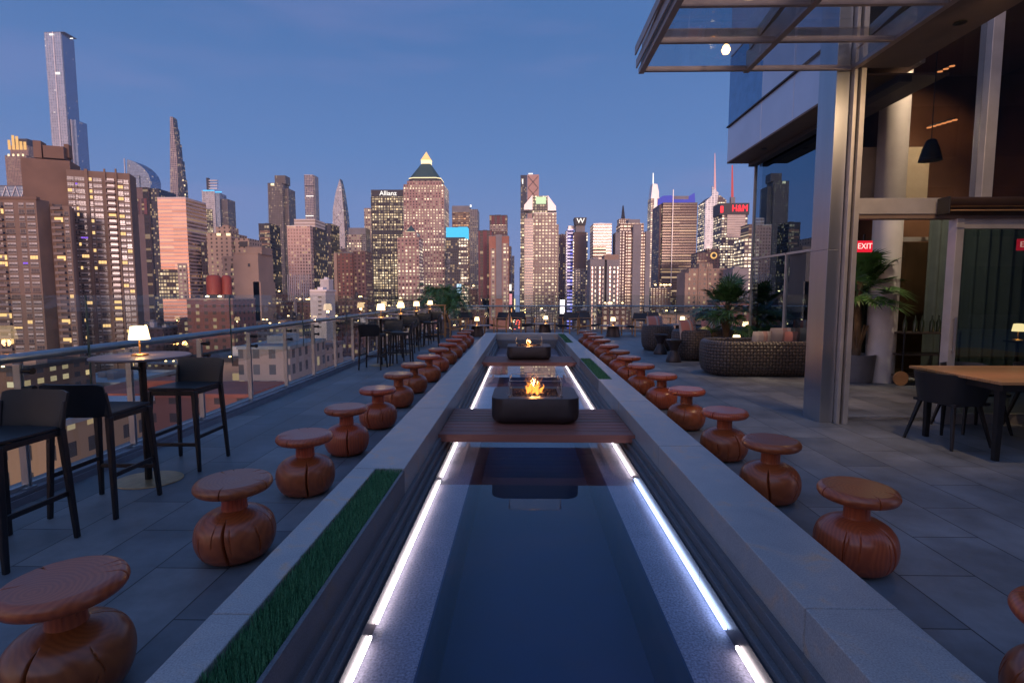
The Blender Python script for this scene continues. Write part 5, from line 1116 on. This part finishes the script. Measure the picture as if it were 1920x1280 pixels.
for k in range(130):
    X, Y, w_, d_, h = random.choice(BUILT); o = rl0 if first else copy_tree(rl0); first = False
    sc_ = min(1.9, max(.45, Y/420)); o.scale = (sc_,)*3
    left = Y < 520 and X/Y < -.35
    o.location = (X+random.uniform(-.42, .42)*w_, Y-d_*.5-.1, GZ+h+.4); tag(o, 'tiny glowing lamp', 'roof lamp', 'lamps below the left railing' if left else 'lamps on far roofs and streets')
bykey = {}
for o in list(col.objects):
    if o.get('category') and o.get('group') and ('low rise' in o['group'] or 'avenue' in o['group'] or o['group'].startswith('lamps')) and o.parent is None and o['category'] != 'screen': bykey.setdefault(o['group'], []).append(o)
def ordn(i):
    return '%d%s' % (i, 'th' if 10 <= i % 100 <= 20 else {1: 'st', 2: 'nd', 3: 'rd'}.get(i % 10, 'th'))
for g, L_ in bykey.items():
    if 'avenue' in g:
        L_.sort(key=lambda o: o.location.y)
        for i, o in enumerate(L_): o['label'] = {'cars coming down the avenue': 'tiny oncoming car with bright headlights on the avenue, %s nearest', 'cars driving away up the avenue': 'tiny departing car with red tail lights on the avenue, %s nearest', 'street lamps lining the avenue': 'tiny glowing street lamp lining the avenue, %s nearest'}[g] % ordn(i+1)
    else:
        L_.sort(key=lambda o: o.location.x/o.location.y)
        for i, o in enumerate(L_):
            if 'low rise' in g: a, b = g.split(' low rise blocks '); o['label'] = '%s block %s, %s of its colour from the left' % (a, b, ordn(i+1))
            else: o['label'] = 'tiny glowing lamp among the %s, %s from the left' % ({'lamps on far roofs and streets': 'low roofs beyond the far railing', 'lamps below the left railing': 'roofs below the left railing'}[g], ordn(i+1))

# ------------------------------------------------------------------ the hotel on the right
H = empty('hotel_building', (3.5, 6.26, 0), 0, 'steel and glass hotel building on the right with overhanging upper floor', 'building')
def hb(name, m, x0, x1, y0, y1, z0, z1, bevel=0, parent=None):
    return MB().box(x0-3.5, x1-3.5, y0-6.26, y1-6.26, z0, z1).build(name, m, parent or H, bevel=bevel)
hb('steel_column', STEEL, 3.5, 3.655, 6.26, 6.63, 0, 2.02, .003); hb('steel_column', STEEL, 3.503, 3.652, 6.263, 6.627, 2.024, 6.5, .003)
hb('column_seam', DARKR, 3.505, 3.65, 6.265, 6.62, 2.0201, 2.0239)
hb('corner_post', ALU, 3.664, 3.70, 6.20, 6.36, 0, 6.5, .003); hb('corner_post', ALU, 3.705, 3.725, 6.24, 6.36, 0, 6.5); hb('corner_post', ALU, 3.735, 3.79, 6.19, 6.36, 0, 6.5, .003)
hb('transom', ALU, 3.791, 9.0, 6.20, 6.34, 2.41, 2.585, .003); hb('transom_shadow_gap', SOFF, 3.792, 9.0, 6.215, 6.34, 2.36, 2.409)
hb('mullion', ALU, 5.12, 5.24, 6.18, 6.35, 2.586, 6.5, .003); hb('mullion', ALU, 6.9, 7.0, 6.18, 6.35, 2.586, 6.5, .003)
hb('door_post', ALU, 4.90, 4.985, 6.21, 6.33, 0, 2.359, .003); hb('door_post', ALU, 6.9, 7.0, 6.21, 6.33, .0, 2.359, .003)
hb('door_rail', ALU, 4.986, 6.899, 6.23, 6.30, 2.25, 2.358); hb('door_rail', ALU, 4.986, 6.899, 6.23, 6.30, .0, .12)
dg = hb('door_glass', DGLASS, 4.99, 6.895, 6.26, 6.268, .121, 2.249); MB().tube([(1.44, -.08, .85), (1.44, -.08, 1.25)], .012, 8).tube([(1.44, -.08, .87), (1.44, -.03, .87)], .008, 6).tube([(1.44, -.08, 1.23), (1.44, -.03, 1.23)], .008, 6).build('door_handle', STEEL, dg)
hb('threshold', STEEL, 3.82, 9.0, 6.36, 6.50, .001, .016)
hb('upper_glass', FGLASS2, 3.792, 5.119, 6.265, 6.273, 2.586, 6.5); hb('upper_glass', FGLASS2, 5.241, 6.899, 6.265, 6.273, 2.586, 6.5); hb('upper_glass', FGLASS2, 7.001, 9, 6.265, 6.273, 2.586, 6.5)
hb('door_glass', DGLASS, 7.001, 9, 6.26, 6.268, 0, 2.36)
hb('soffit', SOFF, 5.29, 9.0, 6.37, 12.2, 5.6, 5.7); hb('soffit', SOFF, 3.82, 5.28, 6.37, 7.39, 5.6, 5.7); hb('soffit', SOFF, 3.70, 4.25, 3.6, 6.19, 3.99, 4.10)
hb('round_column_base', DARKI, 9.0, 9.15, 3.0, 12.6, 0, 7.5)
MB().tube([(6.22-3.5, 9.35-6.26, .0), (6.22-3.5, 9.35-6.26, 5.59)], .22, 32).build('round_column', WHITEC, H, smooth=True)
# recessed glazed room behind: walls of glass, dark interior
wa = at(1600, 383, 9.68); wb = at(1738, 278, 9.68); hb('cream_wall', CREAM, wa.x, wb.x, 9.6, 9.68, wa.z, wb.z) 
hb('dark_wall', DARKI, 6.45, 6.6, 9.95, 11.1, .0, 5.59); hb('back_wall', DARKI, 6.6, 8.99, 10.6, 10.75, 0, 5.59)
hb('side_glass', FGLASS, 5.16, 5.168, 9.62, 12.2, .06, 4.52); hb('inner_glass', DGLASS, 5.30, 8.9, 9.80, 9.808, .06, 2.44)
for y in (9.55, 10.62, 12.2): hb('side_mullion', ALU, 5.13, 5.18, y-.02, y+.02, 0, 2.279 if y == 10.62 else 4.37)
for z in (2.28,): hb('side_rail', ALU, 5.132, 5.178, 9.571, 10.599, z, z+.04); hb('side_rail', ALU, 5.132, 5.178, 10.641, 12.179, z, z+.04)
hb('inner_mullion', ALU, 6.42, 6.47, 9.77, 9.83, 0, 5.55); hb('inner_rail', ALU, 6.471, 8.9, 9.78, 9.82, 2.45, 2.53); hb('room_back', DARKI, 6.1, 6.2, 10.3, 12.2, 0, 4.5)
hb('room_floor', SOFF, 5.2, 8.9, 9.85, 12.2, .001, .05)
hb('room_curtain', mat('backing_sheet', (.12,.085,.06), .9, vs=2), 5.26, 5.34, 9.9, 12.1, .06, 4.4)
# overhanging upper storey with fascia panels
hb('upper_storey', PANEL, 4.53, 5.28, 7.4, 12.15, 4.54, 9.2)
z = 4.40
for i, (a, b) in enumerate(((7.4, 8.35), (8.36, 9.28), (9.29, 10.5), (10.51, 12.15))):
    hb('fascia_panel', PANEL, 4.50, 4.528, a, b, 4.41, 5.14, .004)
    hb('fascia_glass' if i == 3 else 'fascia_panel', (mat('blue_spandrel_glass', (.20,.32,.48), .1, .8) if i == 3 else PANEL), 4.50, 4.528, a, b, 5.17, 6.6, .004)
    hb('fascia_panel', PANEL, 4.50, 4.528, a, b, 6.63, 9.2, .004)
hb('fascia_ledge', DARKR, 4.46, 4.529, 7.4, 12.16, 5.143, 5.167); hb('overhang_soffit', SOFF, 4.50, 5.6, 7.4, 12.15, 4.38, 4.409)
hb('end_panel', PANEL, 4.53, 8.9, 12.151, 12.18, 4.41, 9.2)
hb('soffit_beam', DARKR, 4.95, 5.12, 7.4, 12.1, 4.30, 4.379)
# steel and glass canopy
C_ = empty('glass_canopy', (1.33, 6.25, 3.98), 0, 'steel framed glass canopy projecting over the terrace at top right', 'canopy')
CB = mat('canopy_bronze', (.42,.34,.30), .42, .6)
xs = [1.33, 2.50, 3.66]; yb = [6.25, 5.86, 5.08, 4.3, 3.5, 2.7, 1.9]
yb = [6.25, 5.46, 4.66, 3.86, 3.06]
for x in xs: MB().box(x-1.33-.03, x-1.33+.03, -4.2, .03, 0, .055).box(x-1.33-.012, x-1.33+.012, -4.2, .0, .056, .22).build('beam', CB, C_)
ycr = [6.22, 5.90-.3+.0, 4.95, 4.3, 3.65, 3.0, 2.35]
for y in (6.22, 5.55, 4.88, 4.2, 3.5, 2.8): 
    for a, b in ((.031, 1.139), (1.201, 2.299)): MB().box(a, b, y-6.25-.02, y-6.25+.02, .0, .05).build('cross_bar', CB, C_)
for a, b in ((.032, 1.138), (1.202, 2.298)):
    for y0, y1 in ((6.19, 5.58), (5.52, 4.91), (4.85, 4.23), (4.17, 3.53), (3.47, 2.83)): MB().box(a, b, y1-6.25, y0-6.25, .020, .028).build('glass_pane', CGLASS, C_)
# outer upturned edge louvres and an upper sloping frame
for k in range(2): MB().box(-.06-.035*k, -.045-.035*k, -4.2, .03-.1*k, .06+.10*k, .15+.10*k).build('edge_louvre', CB, C_)
for x in (0, 1.17, 2.33): MB().bar((x, -.1, .25), (x, -4.2, .75), .05, .12).build('upper_rafter', CB, C_)
for k in range(5): MB().bar((.03, -.3-k*.8, .27+k*.1), (2.3, -.3-k*.8, .27+k*.1), .04, .10).build('upper_bar', CB, C_)
for k in range(5): MB().box(.04, 2.3, -.28-(k+1)*.8, -.32-k*.8, .30+k*.1, .305+k*.1).build('upper_pane', CGLASS, C_)
bu = empty('canopy_bulb', (2.08, 5.75, 4.01), 0, 'round glowing bulb hanging under the glass canopy', 'lamp'); MB().lathe([(0, -.055), (.03, -.045), (.045, -.01), (.03, .03), (.015, .045), (0, .05)], 20, c=(0,0,-.0)).build('globe', BULB, bu, smooth=True); MB().tube([(0,0,.05), (0,0,.11)], .015, 8).build('socket', BLACKM, bu)
# infrared heater under the transom
h = empty('patio_heater', (5.6, 6.05, 2.52), 0, 'long brown infrared heater bar mounted on the transom above the glass door', 'heater')
MB().patch(lambda u, v: (-.95+u*2.6, .10-.14*math.sin(v*math.pi*.62), -.13+.17*v), 4, 10, .012).build('reflector', mat('heater_bronze', (.10,.06,.045), .35, .7), h, smooth=True)
for k in range(3): MB().tube([(-.93, -.03+.02*k, -.10+.05*k), (1.6, -.03+.02*k, -.10+.05*k)], .008, 8).build('heating_rod', LAMPM, h, smooth=True)
MB().box(-.97, -.952, -.06, .12, -.14, .05).build('end_cap', BLACKM, h, bevel=.01); MB().box(-.5, -.46, .08, .13, -.02, .06).box(.9, .94, .08, .13, -.02, .06).build('bracket', BLACKM, h)
# exit signs
def exit_sign(x, y, z, label):
    r = empty('exit_sign', (x, y, z), 0, label, 'sign', 'red exit signs in the hotel'); r.scale = (.86, 1, .95)
    MB().box(-.115, .115, 0, .04, -.075, .075).build('housing', EXITR, r); MB().box(-.012, .012, .01, .03, .0751, .16).build('bracket', BLACKM, r)
    sign_t = bpy.data.curves.new('t', 'FONT'); sign_t.body = 'EXIT'; sign_t.size = .105; sign_t.extrude = .002; sign_t.align_x = 'CENTER'; sign_t.align_y = 'CENTER'
    o = bpy.data.objects.new('t', sign_t); col.objects.link(o); me = bpy.data.meshes.new_from_object(o.evaluated_get(bpy.context.evaluated_depsgraph_get())); bpy.data.objects.remove(o)
    me.materials.clear(); me.materials.append(emat('exit_letters', (1,.5,.45), 1.5)); o = bpy.data.objects.new('letters', me); col.objects.link(o); o.location = (0, -.004, 0); o.rotation_euler = (math.pi/2, 0, 0); setparent(o, r)
exit_sign(4.38, 7.0, 2.12, 'red exit sign hanging inside the open doorway'); exit_sign(6.33, 6.9, 2.13, 'red exit sign behind the glass door, cut by the right edge')
# pendant, orange light rows
p = empty('pendant_lamp', (5.28, 7.2, 3.35), 0, 'black bell shaped pendant lamp behind the upper glass', 'lamp'); MB().lathe([(.13, -.12), (.10, .02), (.055, .14), (.02, .16)], 24).build('shade', BLACKM, p, smooth=True); MB().tube([(0,0,.15), (0,0,2.34)], .006, 6).build('cord', BLACKM, p)
for (p0, p1, n, t) in ((at(1713, 158, 8.6), at(1785, 125, 7.6), 8, 'upper row of small orange lights seen through the upper glass'), (at(1742, 240, 8.6), at(1790, 226, 7.8), 6, 'lower row of small orange lights seen through the upper glass')):
    r = empty('light_row', p0, 0, t, 'light'); d_ = p1-p0
    MB().bar((0,0,.03), d_+Vector((0,0,.03)), .02).build('rail', BLACKM, r)
    for k in range(n): q = d_*(k/(n-1)); MB().tube([q+Vector((-.03,0,0)), q+Vector((.03,0,.008))], .012, 8).build('bulb', DOT, r)
# serving cart
c = empty('serving_cart', (6.75, 9.1, 0), 0, 'dark metal serving cart with two wheels behind the palm planter', 'cart')
for x in (-.45, .45):
    for y in (-.2, .2): MB().tube([(x, y, .08), (x, y, .9)], .014, 8).build('post', BLACKM, c)
for z in (.14, .5, .86): MB().box(-.46, .46, -.21, .21, z, z+.02).build('shelf', BRONZE, c)
for y in (-.2, .2): MB().tube([(-.47, y-.015, .12), (-.47, y+.015, .12)], .12, 20).build('wheel', TEAK, c)
for k in range(5): MB().lathe([(0, 0), (.035, 0), (.035, .17), (.012, .22), (.012, .28), (0, .28)], 12, c=(-.3+k*.14, .02*(-1)**k, .881)).build('bottle', mat('bottle_glass', (.02,.03,.02), .1), c, smooth=True)
# dining table and chairs
t = empty('dining_table', (5.4, 5.25, 0), 0, 'teak topped dining table with dark legs at the right edge', 'table')
for k in range(9): MB().box(-1.22, 1.22, -.56+k*.125, -.56+k*.125+.118, .715, .742).build('plank', TEAK, t, bevel=.003)
MB().box(-1.16, 1.16, -.51, -.47, .65, .714).box(-1.16, 1.16, .47, .51, .65, .714).box(-1.16, -1.12, -.469, .469, .65, .714).box(1.12, 1.16, -.469, .469, .65, .714).build('apron', BLACKM, t)
for x in (-1.10, 1.10):
    for y in (-.42, .42): MB().bar((x, y, 0), (x, y, .6499), .045, .045, .06, .06).build('leg', BLACKM, t, bevel=.004)
def make_dchair():
    r = empty('dining_chair', (0,0,0))
    MB().patch(lambda u, v: ((u-.5)*.44, -.20+v*.42, .43-.03*math.sin(v*math.pi)*math.sin(u*math.pi)), 10, 10, .025).build('seat', BLACKP, r, smooth=True)
    def arm(u, v):
        a = R(-125+250*u); k = abs(a)/R(125); hh = .30-.13*max(0, k-.35)**1.0/.65*1.1; rr = .255+.045*v
        return (math.sin(a)*rr*1.02, -math.cos(a)*rr*.98, .43+v*hh+.0)
    MB().patch(arm, 36, 6, .016).build('backrest', BLACKP, r, smooth=True)
    for sx in (-1, 1):
        for sy in (-1, 1): MB().bar((sx*.25, sy*.24-.01, 0), (sx*.17, sy*.15-.01, .43), .022, .022, .034, .034).build('leg', BLACKM, r, bevel=.003)
    return r
dc0 = make_dchair()
for i, (x, y, a, l) in enumerate([(4.33, 5.42, -1.35, 'black shell armchair at the left end of the teak table'), (5.35, 4.93, 0.05, 'black shell armchair tucked under the near side of the teak table'), (5.0, 5.95, 3.1, 'black shell armchair behind the teak table, nearest the doorway'), (5.85, 5.98, 3.2, 'black shell armchair behind the teak table at the right edge')]):
    o = dc0 if i == 0 else copy_tree(dc0); o.location = (x, y, 0); o.rotation_euler = (0,0,a); tag(o, l, 'chair', 'black armchairs round the dining table')
b = empty('glass_carafe', (5.18, 5.42, .7425), 0, 'small clear glass carafe on the teak table', 'bottle'); MB().lathe(smoothprof([(.001, .001), (.04, .002), (.045, .03), (.042, .09), (.018, .13), (.015, .16), (.022, .175)], 4), 20).build('glass', glassmat('carafe_glass', (.85,.87,.88), base=.12), b, smooth=True); MB().lathe([(.012, .165), (.02, .176), (.014, .20), (0, .205)], 14).build('stopper', STEEL, b, smooth=True)
lamp(7.68, 8.4, .80, 'glowing lamp deep inside behind the glass door', 1.0, 1.1)
s = empty('side_stand', (7.68, 8.4, 0), 0, 'dark slim stand carrying a lamp behind the glass door', 'stand'); MB().box(-.12, .12, -.12, .12, .77, .7995).build('top', BLACKM, s); MB().tube([(0,0,.01), (0,0,.769)], .02, 8).box(-.12, .12, -.12, .12, 0, .0099).build('pole', BLACKM, s)
# warm lights: recessed downlights under the overhang and inside, plus added spots
def dlight(x, y, z, e, label, ang=70, c=(1,.6,.28), aim=None):
    r = empty('downlight', (x, y, z), 0, label, 'light', 'recessed downlights'); MB().lathe([(.02, 0), (.05, 0), (.055, -.008), (.045, -.01), (.0, -.002)], 20).build('trim', BLACKM, r, smooth=True)
    ld = bpy.data.lights.new('downlight_beam', 'SPOT'); ld.energy = e; ld.color = c; ld.spot_size = R(ang); ld.spot_blend = .6; ld.shadow_soft_size = .04
    lo = bpy.data.objects.new('downlight_beam', ld); col.objects.link(lo); lo.location = (x, y, z-.02)
    if aim: lo.rotation_euler = (Vector(aim)-lo.location).to_track_quat('-Z', 'Y').to_euler()
dlight(4.75, 8.9, 4.37, 160, 'recessed downlight in the overhang near the steel column', 60); dlight(4.75, 10.9, 4.37, 110, 'recessed downlight in the overhang above the wicker sofa', 60)
dlight(5.3, 8.3, 5.59, 90, 'ceiling downlight above the palm planter', 55); dlight(7.2, 8.0, 5.59, 30, 'ceiling downlight above the serving cart', 70)
dlight(6.6, 8.1, 5.58, 420, 'added spotlight brightening the cream wall', 80, (1,.80,.55), (6.5, 9.7, 3.6))  # spot added to brighten the cream wall
dlight(4.0, 4.3, 3.985, 140, 'added spotlight at the entrance soffit warming the steel posts', 105, (1,.66,.36), (4.1, 6.4, 2.0))  # extra spot added to put warm light on the posts
dlight(4.0, 5.2, 3.985, 30, 'recessed downlight in the entrance soffit', 100)

# added, unseen: a block behind the camera that keeps the low glow off the terrace
hw = empty('light_blocker', (0, -12, 0), 0, 'added dark block behind the viewer shading the terrace, seen only as reflections in the glass', 'building')
wf = facade('blocker_facade', (.12,.10,.09), (.03,.035,.04), 3.2, 3.4, .7, .62, .03, ls=.8); MB().box(-16, 9, -8, 0, 0, 5).build('wall', wf, hw); MB().box(9.01, 34, -8, .5, 0, 24).build('tall_blocker', wf, hw); MB().box(-16.3, 9, -8.3, .3, 5.01, 5.5).build('roof', DARKR, hw)  # the taller part is added to darken reflections in the right-hand glass

cu = empty('backing_sheet', (7.0, 9.45, 0), 0, 'grey green folded sheet imitating streaked reflections in the glass door', 'backing_sheet')  # added sheet, its colour imitating teal reflections in the door glass
MB().patch(lambda u, v: (u*1.95, .05*math.sin(u*60)+.02*math.sin(u*23), .02+v*3.0), 120, 2, .006).build('streak_sheet', mat('painted_reflection', (.075,.10,.10), .85), cu, smooth=True); MB().tube([(0,0,3.05), (1.95,0,3.05)], .015, 8).build('rail', BLACKM, cu)

dlight(7.4, 9.0, 5.55, 120, 'added spotlight brightening the dark inner wall', 90, (1,.6,.3), (7.4, 10.6, 3.8))  # spot added so the inner wall reads warm brown


# the evening air between the terrace and the far towers
hz, N, L = newmat('haze'); v = nd(N, 'ShaderNodeVolumePrincipled'); v.inputs['Color'].default_value = (.55,.70,1,1); v.inputs['Density'].default_value = .00009; v.inputs['Anisotropy'].default_value = .1
o = nd(N, 'ShaderNodeOutputMaterial'); L.new(v.outputs[0], o.inputs['Volume'])
tag(MB().box(-3501, 3501, -401, 1950, GZ-3, 765).build('haze', hz), kind='stuff')
